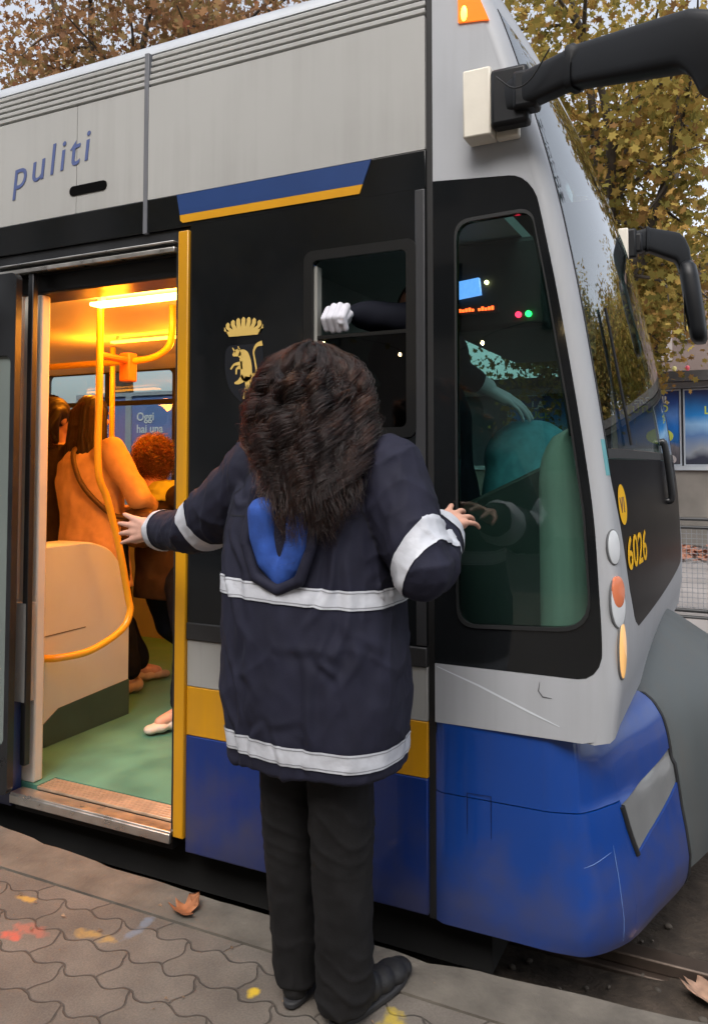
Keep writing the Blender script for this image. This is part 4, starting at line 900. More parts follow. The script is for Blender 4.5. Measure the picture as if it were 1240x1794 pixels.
# ================================================================== PEOPLE
# --- the uniformed woman on the platform
wm = thing('person', 'person with dark curly hair in a navy coat with white bands, arms outstretched', 'person', (-.985, 1.79, 0))
def woman():
    b = MB()
    hc = V((-.985, 1.80, 1.525)); P = head(b, hc, (.10, 1, .05))
    S = {'L': V((-1.165, 1.79, 1.335)), 'R': V((-.785, 1.79, 1.335))}
    E_ = {'L': V((-1.425, 1.875, 1.185)), 'R': V((-.668, 1.735, 1.118))}
    W_ = {'L': V((-1.685, 1.985, 1.152)), 'R': V((-.733, 2.03, 1.196))}
    b.loft([ring((-.985, 1.79, z), a, c, 0, 20) for z, a, c in ((.86, .15, .11), (.95, .17, .125), (1.05, .15, .115), (1.18, .16, .12), (1.30, .17, .11), (1.36, .12, .08), (1.40, .06, .06))])
    for k in 'LR':
        capsule(b, S[k], .055, E_[k], .042); capsule(b, E_[k], .040, W_[k], .026)
    hand(b, W_['L'] + V((-.012, .004, 0)), (-.93, .36, -.02), (-.30, -.88, .30), (.05, .15, 1), curl=(.08, .05, .08, .05), spread=.11, thumb=.12, k=1.10)
    hand(b, W_['R'] + V((.004, .012, .004)), (.14, .97, .18), (.40, -.62, .67), (-.88, .10, .46), curl=(.20, .26, .30, .34), spread=.22, thumb=1.25, k=1.02)
    for sx_, hx, kx, ax_, ay in ((-1, -1.058, -1.06, -1.055, 1.85), (1, -.915, -.905, -.912, 1.82)):
        capsule(b, (hx, 1.79, .86), .085, (kx, 1.80, .47), .055); capsule(b, (kx, 1.80, .47), .052, (ax_, ay, .08), .036)
    body = link('body', fuse(b, .0042, 3), SKIN, wm, 0); body.data.shade_smooth()
    eyes(P, wm, body)
    # coat
    c = MB()
    sec = [(.634, -.966, 1.787, .207, .166), (.66, -.967, 1.787, .211, .169), (.72, -.969, 1.787, .219, .174), (.80, -.974, 1.79, .229, .180), (.95, -.985, 1.79, .228, .178), (1.08, -.99, 1.79, .222, .170), (1.20, -.99, 1.79, .218, .158), (1.28, -.985, 1.792, .205, .142), (1.335, -.98, 1.795, .170, .118), (1.375, -.98, 1.80, .118, .092), (1.41, -.98, 1.805, .075, .072)]
    c.loft([ring((x, y, z), a, d, R(2), 40, 2.9) for z, x, y, a, d in sec])
    def sleeve(pts, rs):
        for (p, q, r0, r1) in zip(pts, pts[1:], rs, rs[1:]): capsule(c, p, r0, q, r1, 18)
    sleeve([V((-1.085, 1.79, 1.305)), S['L'], (S['L'] + E_['L']) / 2 + V((0, 0, -.020)), E_['L'] + V((0, 0, -.012)), (E_['L'] * .30 + W_['L'] * .70) + V((0, 0, -.004))], [.088, .090, .086, .072, .052])
    sleeve([V((-.88, 1.79, 1.305)), S['R'], (S['R'] + E_['R']) / 2, E_['R'] + V((.004, -.01, .0)), E_['R'] * .6 + W_['R'] * .4 + V((.004, 0, -.006)), E_['R'] * .2 + W_['R'] * .8 + V((.004, 0, -.008))], [.094, .096, .088, .070, .066, .062])
    fn1, fn2 = fold_noise(.0065, 7, 3.1, (1, 1, .55)), fold_noise(.003, 19, 1.3, (1, 1, .6))
    rg = random.Random(5); FL = []                    # drape folds: (x0, z0, x1, z1, width, height)
    for x0, z0, x1, z1 in ((-1.13, 1.20, -1.06, 1.02), (-1.15, 1.17, -1.10, .93), (-.83, 1.19, -.90, 1.00), (-.815, 1.15, -.845, .90), (-.86, 1.24, -.80, 1.30), (-1.10, 1.26, -1.17, 1.30)): FL.append((x0, z0, x1, z1, .011, .0085))
    for i in range(15):
        x = rg.uniform(-1.17, -.78); z = rg.uniform(.70, 1.0); l_ = rg.uniform(.08, .24); FL.append((x, z, x + rg.uniform(-.05, .05), z - l_, rg.uniform(.008, .014), rg.uniform(.0035, .0075)))
    for i in range(3):
        x = rg.uniform(-1.15, -.92); z = .78 + .085 * i; FL.append((x, z, x + rg.uniform(.08, .17), z + rg.uniform(-.06, .06), .012, .0026))
    def drape(p):
        d = 0.0
        for x0, z0, x1, z1, w_, h_ in FL:
            dx, dz = x1 - x0, z1 - z0; L2 = dx * dx + dz * dz; t = ((p.x - x0) * dx + (p.z - z0) * dz) / L2
            if -.15 < t < 1.15:
                L_ = math.sqrt(L2); q = ((p.x - x0) * dz - (p.z - z0) * dx) / L_ + .012 * math.sin(t * 5 + x0 * 40)
                if abs(q) < w_ * 4.5: tp_ = max(0, math.sin(math.pi * min(1, max(0, (t + .15) / 1.3)))); d += h_ * tp_ * (math.exp(-(q / w_) ** 2) - .75 * math.exp(-((q - 1.7 * w_) / (w_ * 1.1)) ** 2))
        return d
    def folds(p, n):
        arm = 1.0 if (p.x < -1.2 or p.x > -.78 or (p.z > 1.0 and p.x > -.80)) else .55
        d = fn1(p, n) * arm + fn2(p, n)
        if n.y < .25 and -1.22 < p.x < -.75: d += drape(p)
        # gathered cloth along the sleeves, pulled towards armpits
        for s0, e0 in ((S['L'], E_['L']), (S['R'], E_['R']), (E_['L'], W_['L']), (E_['R'], W_['R'])):
            ax = (e0 - s0); L_ = ax.length; ax = ax / L_; t = (p - s0).dot(ax); r = (p - s0 - ax * t).length
            if -.02 < t < L_ + .02 and r < .125: d += .0105 * (1 - abs(math.sin(t * 38 + 5.5 * noise.noise(p * 6)))) ** 2 * (.35 + .9 * max(0, noise.noise(p * 5 + V((3, 3, 3)))))
        r1 = abs(noise.noise(V((p.x * 5, p.y * 5, p.z * 3.2)) + V((4, 1, 7)))); r2 = abs(noise.noise(V((p.x * 11, p.y * 11, p.z * 6)) + V((1, 8, 3))))
        d += (.0058 * math.exp(-r1 * 10) + .0028 * math.exp(-r2 * 9)) * (.45 + .55 * arm) + .0012 * noise.noise(V((p.x * 34, p.y * 34, p.z * 14)))
        if p.z < 1.05 and n.y < .3: d += .0050 * math.sin(p.x * 30 + 2.2 * noise.noise(V((p.x * 3, 1, p.z * 2.5)))) * min(1, (1.05 - p.z) * 2.2)
        return d
    coat = fuse(c, .0055, 3, .5, folds)
    co = link('coat', coat, NAVY, wm, 0); coat.shade_smooth()
    # reflective bands, cut from the coat's own surface
    up = V((0, 0, 1))
    def hband(z0, z1, tilt, keepf):
        t = V((-math.sin(tilt), 0, math.cos(tilt))); p0, p1 = V((-.975, 1.79, z0)), V((-.975, 1.79, z1))
        return strip_from(coat, [(p1, t), (p0, -t)], .0035, keepf)
    m1 = hband(1.034, 1.078, R(-3.0), lambda q: -1.225 < q.x < -.745 and not (q.x > -.80 and q.y < 1.72 and False)); link('reflective_band', m1, REFL, co, 0); m1.shade_smooth()
    m2 = hband(.668, .712, R(-2.2), lambda q: True); link('reflective_band', m2, REFL, co, 0); m2.shade_smooth()
    STITCH = mat('stitch_thread', (.24, .25, .27), .8)
    for z0 in (1.0385, 1.0715): q_ = hband(z0, z0 + .0022, R(-3.0), lambda q: -1.225 < q.x < -.745); [setattr(v, 'co', v.co + v.normal * .0008) for v in q_.vertices]; link('stitching', q_, STITCH, co, 0)
    for z0 in (.6725, .7055): q_ = hband(z0, z0 + .0022, R(-2.2), lambda q: True); [setattr(v, 'co', v.co + v.normal * .0008) for v in q_.vertices]; link('stitching', q_, STITCH, co, 0)
    SEAM = mat('dark_seam_thread', (.005, .0055, .011), .9)  # thin seam strips, a darker tone than the coat cloth
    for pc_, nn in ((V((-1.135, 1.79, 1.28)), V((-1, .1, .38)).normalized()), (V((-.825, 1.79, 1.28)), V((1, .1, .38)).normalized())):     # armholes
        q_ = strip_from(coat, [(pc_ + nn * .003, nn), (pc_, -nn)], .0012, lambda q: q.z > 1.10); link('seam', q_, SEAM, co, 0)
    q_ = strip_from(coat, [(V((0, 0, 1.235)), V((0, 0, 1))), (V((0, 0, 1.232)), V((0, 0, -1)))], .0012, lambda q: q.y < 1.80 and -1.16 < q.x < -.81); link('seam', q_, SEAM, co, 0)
    def aband(s0, e0, t0, t1, skew=None):
        ax = (e0 - s0).normalized(); L_ = (e0 - s0).length; nn = (ax + V(skew or (0, 0, 0))).normalized()
        mid = s0 + ax * L_ * (t0 + t1) / 2; r_ = .20
        me_ = strip_from(coat, [(s0 + ax * L_ * t1, nn), (s0 + ax * L_ * t0, -nn)], .0035, lambda q: (q - mid).length < r_ and (q - s0 - ax * (q - s0).dot(ax)).length < .128 and (q.x < -1.2 or q.x > -.775))
        link('reflective_band', me_, REFL, co, 0); me_.shade_smooth()
    aband(S['L'], E_['L'], .74, .90, (.10, 0, .0)); aband(E_['L'], W_['L'], .66, .90)
    aband(S['R'], E_['R'], .80, 1.04, (.60, 0, .25)); aband(E_['R'], W_['R'], .66, .90, (.12, 0, .0))
    # epaulettes
    for k, sg in (('L', -1), ('R', 1)):
        mb = MB(); rings = []
        for t in np.linspace(0, 1, 7):
            x = (-.98 + sg * (.115 + .125 * t)); z = 1.412 - .042 * t - .035 * t * t; w_ = .030 - .006 * t
            rings.append([(x, 1.79 - w_, z - .008), (x, 1.79 - w_, z + .001), (x, 1.79 + w_, z + .001), (x, 1.79 + w_, z - .008)])
        mb.loft(rings); e_ = mb.build('epaulette', NAVY, co, 30, .003)
        mb = MB(); mb.disc((-.98 + sg * .215, 1.775, 1.352), (sg * .3, -.6, .8), .007, .007, .004, 12); mb.build('button', mat('silver_button', (.7, .7, .68), .25, .9), e_)
    # hood hanging open down the back
    h = MB()
    bk = 1.79 - .172
    for sg in (-1, 1):
        for (p, q, r0, r1) in (((.075, 1.30), (.086, 1.25), .013, .013), ((.086, 1.25), (.090, 1.17), .013, .013), ((.090, 1.17), (.060, 1.092), .013, .014), ((.060, 1.092), (0, 1.066), .014, .014)):
            capsule(h, (-.985 + sg * p[0], bk + (.012 if p[1] > 1.2 else -.004), p[1]), r0, (-.985 + sg * q[0], bk + (.012 if q[1] > 1.2 else -.006), q[1]), r1)
    ellipsoid(h, (-.985, bk + .030, 1.17), (.090, .030, .125)); ellipsoid(h, (-.985, bk + .055, 1.31), (.10, .05, .07))
    hood = link('hood', fuse(h, .005, 6, .5, fold_noise(.0015, 16, 5)), NAVY, co, 0); hood.data.shade_smooth()
    l = MB()
    for sg, P_ in ((-1, ((-1.036, 1.245), (-1.034, 1.19), (-1.018, 1.135), (-.985, 1.092))), (1, ((-.930, 1.235), (-.934, 1.18), (-.955, 1.128), (-.985, 1.092)))):
        for i, (p, q) in enumerate(zip(P_, P_[1:])):
            capsule(l, (p[0], bk + .012 + .003 * i, p[1]), .039 - .002 * i, (q[0], bk + .015 + .003 * i, q[1]), .037 - .003 * i, 16)
    ellipsoid(l, (-.985, bk + .035, 1.16), (.06, .02, .08))
    lin = link('hood_lining', fuse(l, .004, 4, .5, fold_noise(.0035, 22, 2, (1, 1, .25))), LINING, hood, 0); lin.data.shade_smooth()
    # trousers
    t_ = MB()
    t_.loft([ring((-.985, 1.79, z), a, d, 0, 28, 2.3) for z, a, d in ((.92, .17, .14), (.80, .172, .14), (.70, .168, .135), (.62, .155, .12))])
    for pts in ([(.68, -1.055, 1.795, .078, .10), (.45, -1.058, 1.81, .072, .084), (.25, -1.058, 1.828, .064, .074), (.12, -1.056, 1.838, .061, .070), (.05, -1.053, 1.845, .058, .072)], [(.68, -.910, 1.785, .080, .10), (.45, -.905, 1.79, .075, .086), (.25, -.905, 1.80, .069, .077), (.12, -.908, 1.808, .067, .075), (.035, -.908, 1.815, .067, .080)]):
        t_.loft([ring((x, y, z), a, d, 0, 24, 2.2) for z, x, y, a, d in pts])
    def tf(p, n):
        d = fold_noise(.005, 8, 9, (1, 1, .35))(p, n) + fold_noise(.0025, 20, 4)(p, n)
        kn = abs(p.z - .47); q_ = math.sin(p.z * 70 + p.x * 22 + 5 * noise.noise(p * 6))
        if kn < .13 and n.y < .5: d += .0042 * (1 - abs(q_)) ** 2 * (1 - kn / .13)
        if p.z < .26: d += .0085 * (1 - abs(math.sin(p.z * 46 + p.x * 14 + 5 * noise.noise(p * 7)))) ** 2 * (1 - p.z / .26)
        return d
    tr = link('trousers', fuse(t_, .0058, 4, .5, tf), BLACKC, wm, 0); tr.data.shade_smooth()
    for (hx, hy, dx, dy) in ((-1.050, 1.812, -.12, 1), (-.905, 1.795, .25, .97)):
        s = MB(); d = V((dx, dy, 0)).normalized(); sd = V((d.y, -d.x, 0)); h0 = V((hx, hy, 0))
        for t, w_, z_ in ((.0, .034, .055), (.04, .037, .060), (.09, .039, .058), (.14, .042, .047), (.19, .044, .040), (.225, .036, .033)):
            ellipsoid(s, h0 + d * t + V((0, 0, z_ * .62 + .006)), (w_, w_, z_ * .72))
        sh = link('shoe', fuse(s, .005, 5), SHOEM, wm, 0); sh.data.shade_smooth()
        so = MB(); outl = []
        for a in np.linspace(0, 2 * math.pi, 28, endpoint=False):
            u_, v_ = [math.copysign(abs(q) ** .72, q) for q in (math.cos(a), math.sin(a))]; outl.append(h0 + d * (.098 + .140 * u_) + sd * v_ * (.040 + .008 * u_))
        so.loft([[q + V((0, 0, .004)) for q in outl], [q + V((0, 0, .020)) for q in outl]]); so.build('sole', mat('dark_sole', (.02, .02, .022), .7), sh, 40, .004)
    # hair: a loose mass of curls falling between the shoulder blades
    prof = [(1.668, .02), (1.655, .062), (1.632, .092), (1.595, .116), (1.54, .131), (1.47, .139), (1.40, .136), (1.345, .116), (1.30, .080), (1.25, .052), (1.20, .030)]
    pz = np.array([a for a, _ in prof][::-1]); pr_ = np.array([b_ for _, b_ in prof][::-1])
    def hc_(z):                                       # hair centre: the lower hair lies on the back, over the right of the hood
        k = np.clip((1.50 - z) / .26, 0, 1); k = k * k * (3 - 2 * k); return -.985 + .075 * k, 1.775 - .150 * k
    hm = MB()
    hm.loft([ring((*hc_(z), z), r * .64, r * (.66 if z > 1.40 else .55), 0, 24) for z, r in prof[:-1]])
    base = link('hair', fuse(hm, .007, 4, .5, fold_noise(.016, 17, 2)), hair_mat('dark_hair_base', (.008, .006, .0055), (.010, .007, .006)), wm, 0); base.data.shade_smooth()
    nc, per, npt = 300, 62, 50
    g = lambda a_: np.repeat(a_, per)
    th0 = RNG.uniform(0, 2 * math.pi, nc); u0 = RNG.random(nc) ** 1.4
    zt0 = 1.672 - .25 * u0; back = np.sin(th0) < .2
    zb0 = np.where(back, 1.165 + .26 * RNG.random(nc) ** .62, 1.34 + .10 * RNG.random(nc)); zb0 = np.minimum(zb0, zt0 - .12)
    ns = nc * per
    th = g(th0) + RNG.normal(0, .034, ns); z_top = g(zt0) + RNG.normal(0, .004, ns); z_bot = g(zb0) + RNG.normal(0, .024, ns)
    t = np.linspace(0, 1, npt)[None]
    Z_ = z_top[:, None] + (z_bot - z_top)[:, None] * t
    rad = np.interp(Z_, pz, pr_) * (g(RNG.uniform(.66, 1.08, nc))[:, None] + .06 * np.sin(t * 5 + g(th0)[:, None] * 7)) + g(.016 * RNG.random(nc))[:, None] * t + RNG.normal(0, .0055, ns)[:, None]
    ang = th[:, None] + .20 * np.sin(t * 4.5 + g(RNG.random(nc))[:, None] * 6)
    fl = np.interp(Z_, [1.34, 1.44], [.58, .92])
    cxx, cyy = hc_(Z_)
    ph = g(RNG.uniform(0, 6.28, nc))[:, None] + RNG.normal(0, .22, ns)[:, None]; turns = g(RNG.uniform(9, 14, nc) * (zt0 - zb0))[:, None]
    amp = g(RNG.uniform(.014, .030, nc))[:, None] * np.clip(t * 3.2 - .15, .2, 1.0) * RNG.uniform(.75, 1.2, ns)[:, None]
    hx_ = amp * np.cos(ph + turns * 6.28 * t); hy_ = amp * np.sin(ph + turns * 6.28 * t)
    fz = RNG.uniform(.0003, .0022, ns)[:, None] * np.sin(RNG.uniform(20, 46, ns)[:, None] * t + RNG.uniform(0, 6.28, ns)[:, None]); hx_ = hx_ + fz; hy_ = hy_ + fz * .8
    Xh = cxx + rad * np.cos(ang) - hx_ * np.sin(ang) + hy_ * np.cos(ang); Yh = cyy + rad * fl * np.sin(ang) + hx_ * np.cos(ang) + hy_ * np.sin(ang)
    curls('curl_strands', np.stack([Xh, Yh, Z_ + hy_ * .6], axis=2), strand_mat('dark_brown_curls', .985, .62, .22), base, .00055, np.clip(g(RNG.random(nc)) ** 2 * .8 + .25 * RNG.random(ns), 0, 1))
    nf = 2600; tf_ = RNG.uniform(0, 6.28, nf); zf = RNG.uniform(1.25, 1.665, nf)[:, None]; t = np.linspace(0, 1, 22)[None]    # flyaway hairs
    Zf = zf - .09 * t; rf_ = np.interp(zf, pz, pr_) * (.95 + .24 * t * RNG.random(nf)[:, None]); cxf, cyf = hc_(Zf); af = tf_[:, None] + .25 * t; kf = RNG.uniform(8, 16, nf)[:, None]
    Pf = np.stack([cxf + (rf_ + .008 * np.sin(kf * t)) * np.cos(af), cyf + (rf_ + .008 * np.sin(kf * t)) * np.interp(Zf, [1.34, 1.44], [.58, .92]) * np.sin(af), Zf + .006 * np.cos(kf * t)], axis=2)
    curls('flyaway_hairs', Pf, MATS['dark_brown_curls'], base, .00045)
woman()

# --- passengers and driver: dressed figures
def figure(root, H, hips, chest, headc, face, arms, legs, coatm, legm, hairm, hair, shoem, coat_len=.35, girth=1.0, hands=True, gloves=None, foldamp=.008, sh_w=.19, shirt=None):
    hips, chest, headc = V(hips), V(chest), V(headc); b = MB()
    f = V(face).normalized(); side = V((0, 0, 1)).cross(f); side.z = 0; side.normalize()
    P = head(b, headc, f)
    ax = (chest - hips); yaw = math.atan2(side.y, side.x)
    def tr_ring(t, a, c, n=20): return ring(hips + ax * t, a * girth, c * girth, yaw, n)
    b.loft([tr_ring(t, a, c) for t, a, c in ((-.05, .14, .11), (.15, .15, .11), (.5, .13, .10), (.9, .16, .11), (1.1, .13, .09), (1.22, .07, .06))])
    for sh, el, wr, hd, hn, hs in arms:
        capsule(b, sh, .05, el, .04); capsule(b, el, .038, wr, .026)
        if hands: hand(b, wr, hd, hn, hs, curl=(.3, .34, .38, .42) if not gloves else (.75, .8, .85, .9), spread=.08, k=.98)
    for hp, kn, an, ft in legs:
        capsule(b, hp, .08, kn, .055); capsule(b, kn, .05, an, .035)
        capsule(b, V(an), .036, V(an) + V(ft).normalized() * .12 - V((0, 0, .035)), .028)
    capsule(b, headc - V((0, 0, .06)), .05, chest + V((0, 0, .05)), .055)
    body = link('body', fuse(b, .007, 3), SKIN, root, 0); body.data.shade_smooth(); eyes(P, root, body)
    c = MB(); L = coat_len / max(ax.length, .01)
    c.loft([tr_ring(t, a, d, 28) for t, a, d in ((-L, .185, .16), (-L * .5, .185, .155), (0, .175, .145), (.4, .165, .135), (.8, .185, .135), (1.02, .165, .115), (1.14, .11, .085), (1.22, .075, .07))])
    for sh, el, wr, hd, hn, hs in arms:
        e2, w2 = V(el), V(el) * .12 + V(wr) * .88
        capsule(c, V(sh) * .75 + chest * .25, .085, sh, .078, 16); capsule(c, sh, .078, e2, .066, 16); capsule(c, e2, .064, w2, .046, 16)
    coat = link('coat', fuse(c, .009, 5, .5, fold_noise(foldamp, 9, H * 3, (1, 1, .6))), coatm, root, 0); coat.data.shade_smooth()
    t_ = MB()
    for hp, kn, an, ft in legs:
        capsule(t_, hp, .105, kn, .078, 16); capsule(t_, kn, .078, V(an) + V((0, 0, .05)), .066, 16)
    tr = link('trousers', fuse(t_, .009, 4, .5, fold_noise(.006, 10, H)), legm, root, 0); tr.data.shade_smooth()
    for hp, kn, an, ft in legs:
        s = MB(); d = V(ft).normalized(); a0 = V(an) - d * .05
        for q, w_, zz in ((0, .036, .062), (.05, .038, .062), (.11, .041, .05), (.17, .043, .042), (.215, .035, .034)): ellipsoid(s, V((a0.x, a0.y, an[2] - .08)) + d * q + V((0, 0, zz * .62)), (w_, w_, zz * .62))
        sh = link('shoe', fuse(s, .007, 4), shoem, root, 0); sh.data.shade_smooth()
    hair(root, headc, f, P, hairm)
    return body, coat
def cap_hair(length, width=.105, drop_back=.5):
    """Straight hair: a fused cap with locks falling behind; length in metres below the crown."""
    def make(root, c, f, P, m):
        h = MB(); s = V((0, 0, 1)).cross(f).normalized()
        M = Matrix((s, f, f.cross(s))).transposed(); ellipsoid(h, P(0, -.026, .030), (.090, .098, .100), M)
        if length > .2:
            for q in np.linspace(-1, 1, 7):
                top_ = P(q * .074, -.055 - .04 * (1 - abs(q)), .03); bot = top_ - V((0, 0, length - .10)) - f * .02 + s * q * .03
                capsule(h, top_, .036, (top_ + bot) / 2 - f * .025, .038); capsule(h, (top_ + bot) / 2 - f * .025, .038, bot, .020)
        me = fuse(h, .008, 5, .5, lambda p, n: .0022 * math.sin((p - c).dot(s) * 260 + 4 * noise.noise(p * 7)) + .004 * noise.noise(p * 14))
        o = link('hair', me, m, root, 0); me.shade_smooth()
        if length > .2:                                    # loose wavy strands over the mass
            ns, npt = 2600, 34; nc = 90; k = RNG.integers(0, nc, ns); qx = np.linspace(-1, 1, nc)[k] + RNG.normal(0, .05, ns); t = np.linspace(0, 1, npt)[None]
            st = np.array([P(q * .086, -.050 - .055 * math.sqrt(max(0, 1 - min(1, abs(q)) ** 2)), .085 - .05 * abs(q)) for q in qx]); ph = (RNG.random(nc) * 6.28)[k][:, None]; ln = (length * RNG.uniform(.72, 1.0, nc))[k][:, None]
            sa, fa = np.array(s), np.array(f); w1 = .012 * np.sin(ph + t * 9) * (.2 + t); back = .028 * np.sin(np.clip(t * 2.2, 0, 1) * math.pi * .5) + .010 * np.sin(ph * 2 + t * 7)
            pts = st[:, None, :] + sa * (w1 + .03 * qx[:, None] * t)[..., None] - fa * back[..., None] + RNG.normal(0, .003, (ns, 1, 3)); pts[..., 2] -= ln * t
            curls('hair_strands', pts, MATS.get('long_strands') or strand_mat('long_strands', .88, .55, .2), o, .0007)
    return make
def curly_hair(rad, n=3200):
    def make(root, c, f, P, m):
        h = MB(); ellipsoid(h, P(0, -.025, .03), (rad * .88, rad * .92, rad * .88)); o = link('hair', fuse(h, .008, 3, .5, fold_noise(.012, 22, 1)), m, root, 0)
        ns, npt = n, 26; d = RNG.normal(size=(ns, 3)); d /= np.linalg.norm(d, axis=1, keepdims=True); keep = d @ np.array(f) < .55; d = d[keep]; ns = len(d)
        t = np.linspace(0, 1, npt)[None]; r = rad * (.84 + .2 * RNG.random(ns))[:, None] * (1 - .12 * t) + RNG.normal(0, .010, ns)[:, None]
        sag = .07 * t ** 1.3; cc = np.array(P(0, -.025, .035)); ph = RNG.uniform(0, 6.28, ns)[:, None]; k = RNG.uniform(1.5, 3, ns)[:, None] * 6.28; am = .017
        pts = cc + d[:, None, :] * r[..., None]; pts[..., 2] -= sag; pts[..., 0] += am * np.cos(ph + k * t); pts[..., 1] += am * np.sin(ph + k * t); pts[..., 2] += am * .7 * np.sin(ph * 2 + k * t)
        curls('curl_strands', pts, MATS.get('red_strands') or strand_mat('red_strands', .72, 1.0, .22), o, .0011)
    return make
TAN = mat('tan_wool', (.60, .37, .22), .85, var=.12, nscale=20, bump=.12, bscale=280)
DNAVY = mat('dark_denim', (.010, .012, .022), .9, var=.2, nscale=20, spec=.08)
BROWNC = mat('brown_coat', (.040, .026, .016), .9, var=.25, nscale=16, spec=.08)
BEIGESH = mat('beige_shoe', (.48, .36, .28), .6, var=.12)
HBROWN = hair_mat('long_brown_hair', (.018, .009, .005), (.026, .013, .007), .5); HRED = hair_mat('red_curly_hair', (.10, .014, .006), (.14, .02, .008)); HDARK = hair_mat('short_dark_hair', (.018, .010, .007), (.03, .016, .01))
FZ = .1115
p1 = thing('person', 'person with long brown hair and a tan coat, standing beside the curved yellow pole', 'person', (-3.25, 3.40, FZ))
b1, c1 = figure(p1, 1.0, (-3.22, 3.34, .93), (-3.28, 3.36, 1.36), (-3.31, 3.42, 1.625), (-.25, 1, .0),
       [(V((-3.09, 3.33, 1.43)), V((-2.93, 3.37, 1.18)), V((-3.00, 3.58, 1.10)), (-.4, .9, .1), (.5, .2, .8), (-.5, -.4, .7)), (V((-3.46, 3.42, 1.41)), V((-3.52, 3.50, 1.15)), V((-3.42, 3.70, 1.08)), (.2, 1, .1), (-.6, 0, .8), (.7, -.2, .6))],
       [(V((-3.13, 3.36, .92)), V((-3.07, 3.38, .52)), V((-3.03, 3.42, FZ + .085)), (-.35, -.9, 0)), (V((-3.30, 3.38, .92)), V((-3.22, 3.52, .52)), V((-3.14, 3.62, FZ + .085)), (.4, .9, 0))],
       TAN, DNAVY, HBROWN, cap_hair(.66), BEIGESH, coat_len=.24, girth=1.08, foldamp=.013)
bag = thing('shoulder_bag', 'brown shoulder bag hanging beside the tan coat', 'bag', (-2.93, 3.30, .95))
mb = MB(); ellipsoid(mb, (-2.955, 3.40, 1.02), (.14, .06, .115)); link('bag_body', fuse(mb, .009, 4, .5, fold_noise(.008, 12, 1)), mat('brown_leather', (.085, .045, .02), .45, var=.2), bag, 40)
mb = MB(); mb.tube(curve_pts([(-3.32, 3.38, 1.475), (-3.27, 3.23, 1.42), (-3.17, 3.20, 1.25), (-3.05, 3.28, 1.10), (-2.99, 3.36, 1.07)], 6), .014, 8); mb.build('strap', MATS['brown_leather'], bag, 60)
p2 = thing('person', 'person with curly red hair and a yellow-green collar by the door post', 'person', (-2.98, 3.62, FZ))
figure(p2, 1.5, (-2.95, 3.62, .76), (-2.98, 3.62, 1.13), (-3.01, 3.60, 1.385), (-.2, .9, -.05),
       [(V((-2.80, 3.60, 1.18)), V((-2.72, 3.62, .95)), V((-2.78, 3.80, .88)), (-.3, 1, 0), (.6, 0, .8), (-.5, -.2, .8)), (V((-3.14, 3.66, 1.18)), V((-3.20, 3.72, .95)), V((-3.12, 3.88, .88)), (.3, 1, 0), (-.6, 0, .8), (.5, -.2, .8))],
       [(V((-2.84, 3.62, .74)), V((-2.58, 3.36, .46)), V((-2.405, 3.10, FZ + .085)), (-.45, -.85, 0)), (V((-3.02, 3.62, .74)), V((-2.98, 3.70, .44)), V((-2.9, 3.9, FZ + .085)), (.3, .9, 0))],
       BROWNC, DNAVY, HRED, curly_hair(.108), mat('white_shoe', (.62, .56, .50), .6), coat_len=.14)
mb = MB(); mb.loft([ring((-3.0, 3.61, z), a, a * .9, 0, 20) for z, a in ((1.16, .14), (1.20, .135), (1.24, .115), (1.27, .10))]); link('scarf', fuse(mb, .008, 3, .5, fold_noise(.008, 18, 3)), mat('lime_cloth', (.40, .42, .05), .8), p2, 40)
p3 = thing('person', 'person with short dark hair behind the others, seen over their heads', 'person', (-4.35, 4.05, FZ))
figure(p3, 2.2, (-4.34, 4.05, 1.0), (-4.35, 4.05, 1.45), (-4.36, 4.08, 1.72), (-.9, .45, 0),
       [(V((-4.17, 4.05, 1.50)), V((-4.10, 4.08, 1.24)), V((-4.14, 4.25, 1.10)), (0, 1, -.2), (.6, 0, .8), (-.5, 0, .8)), (V((-4.53, 4.08, 1.50)), V((-4.60, 4.10, 1.24)), V((-4.55, 4.28, 1.10)), (0, 1, -.2), (-.6, 0, .8), (.5, 0, .8))],
       [(V((-4.25, 4.05, .96)), V((-4.24, 4.1, .55)), V((-4.24, 4.08, FZ + .085)), (-.2, 1, 0)), (V((-4.43, 4.05, .96)), V((-4.44, 4.1, .55)), V((-4.44, 4.08, FZ + .085)), (-.2, 1, 0))],
       mat('ochre_jacket', (.42, .22, .06), .8, var=.15), DNAVY, HDARK, cap_hair(.1), SHOEM, coat_len=.18)
p4 = thing('person', 'person in a dark brown fur-hooded coat at the edge of the doorway', 'person', (-3.72, 3.42, FZ))
figure(p4, 2.9, (-3.70, 3.40, .95), (-3.72, 3.40, 1.38), (-3.74, 3.42, 1.625), (.2, 1, 0),
       [(V((-3.53, 3.40, 1.43)), V((-3.47, 3.42, 1.17)), V((-3.50, 3.62, 1.06)), (0, 1, 0), (.6, 0, .8), (-.5, 0, .8)), (V((-3.91, 3.44, 1.43)), V((-3.98, 3.46, 1.17)), V((-3.92, 3.66, 1.06)), (0, 1, 0), (-.6, 0, .8), (.5, 0, .8))],
       [(V((-3.62, 3.4, .92)), V((-3.60, 3.46, .52)), V((-3.60, 3.44, FZ + .085)), (0, 1, 0)), (V((-3.80, 3.4, .92)), V((-3.80, 3.46, .52)), V((-3.80, 3.44, FZ + .085)), (0, 1, 0))],
       BROWNC, DNAVY, HBROWN, cap_hair(.26), SHOEM, coat_len=.36, girth=1.12, foldamp=.014)
p4.location.x += .15
mb = MB(); ellipsoid(mb, (-3.74, 3.34, 1.52), (.15, .12, .15)); hd_ = link('fur_hood', fuse(mb, .008, 2, .5, fold_noise(.022, 30, 6)), mat('brown_fur', (.26, .13, .055), .9, var=.4, nscale=60), p4, 0)
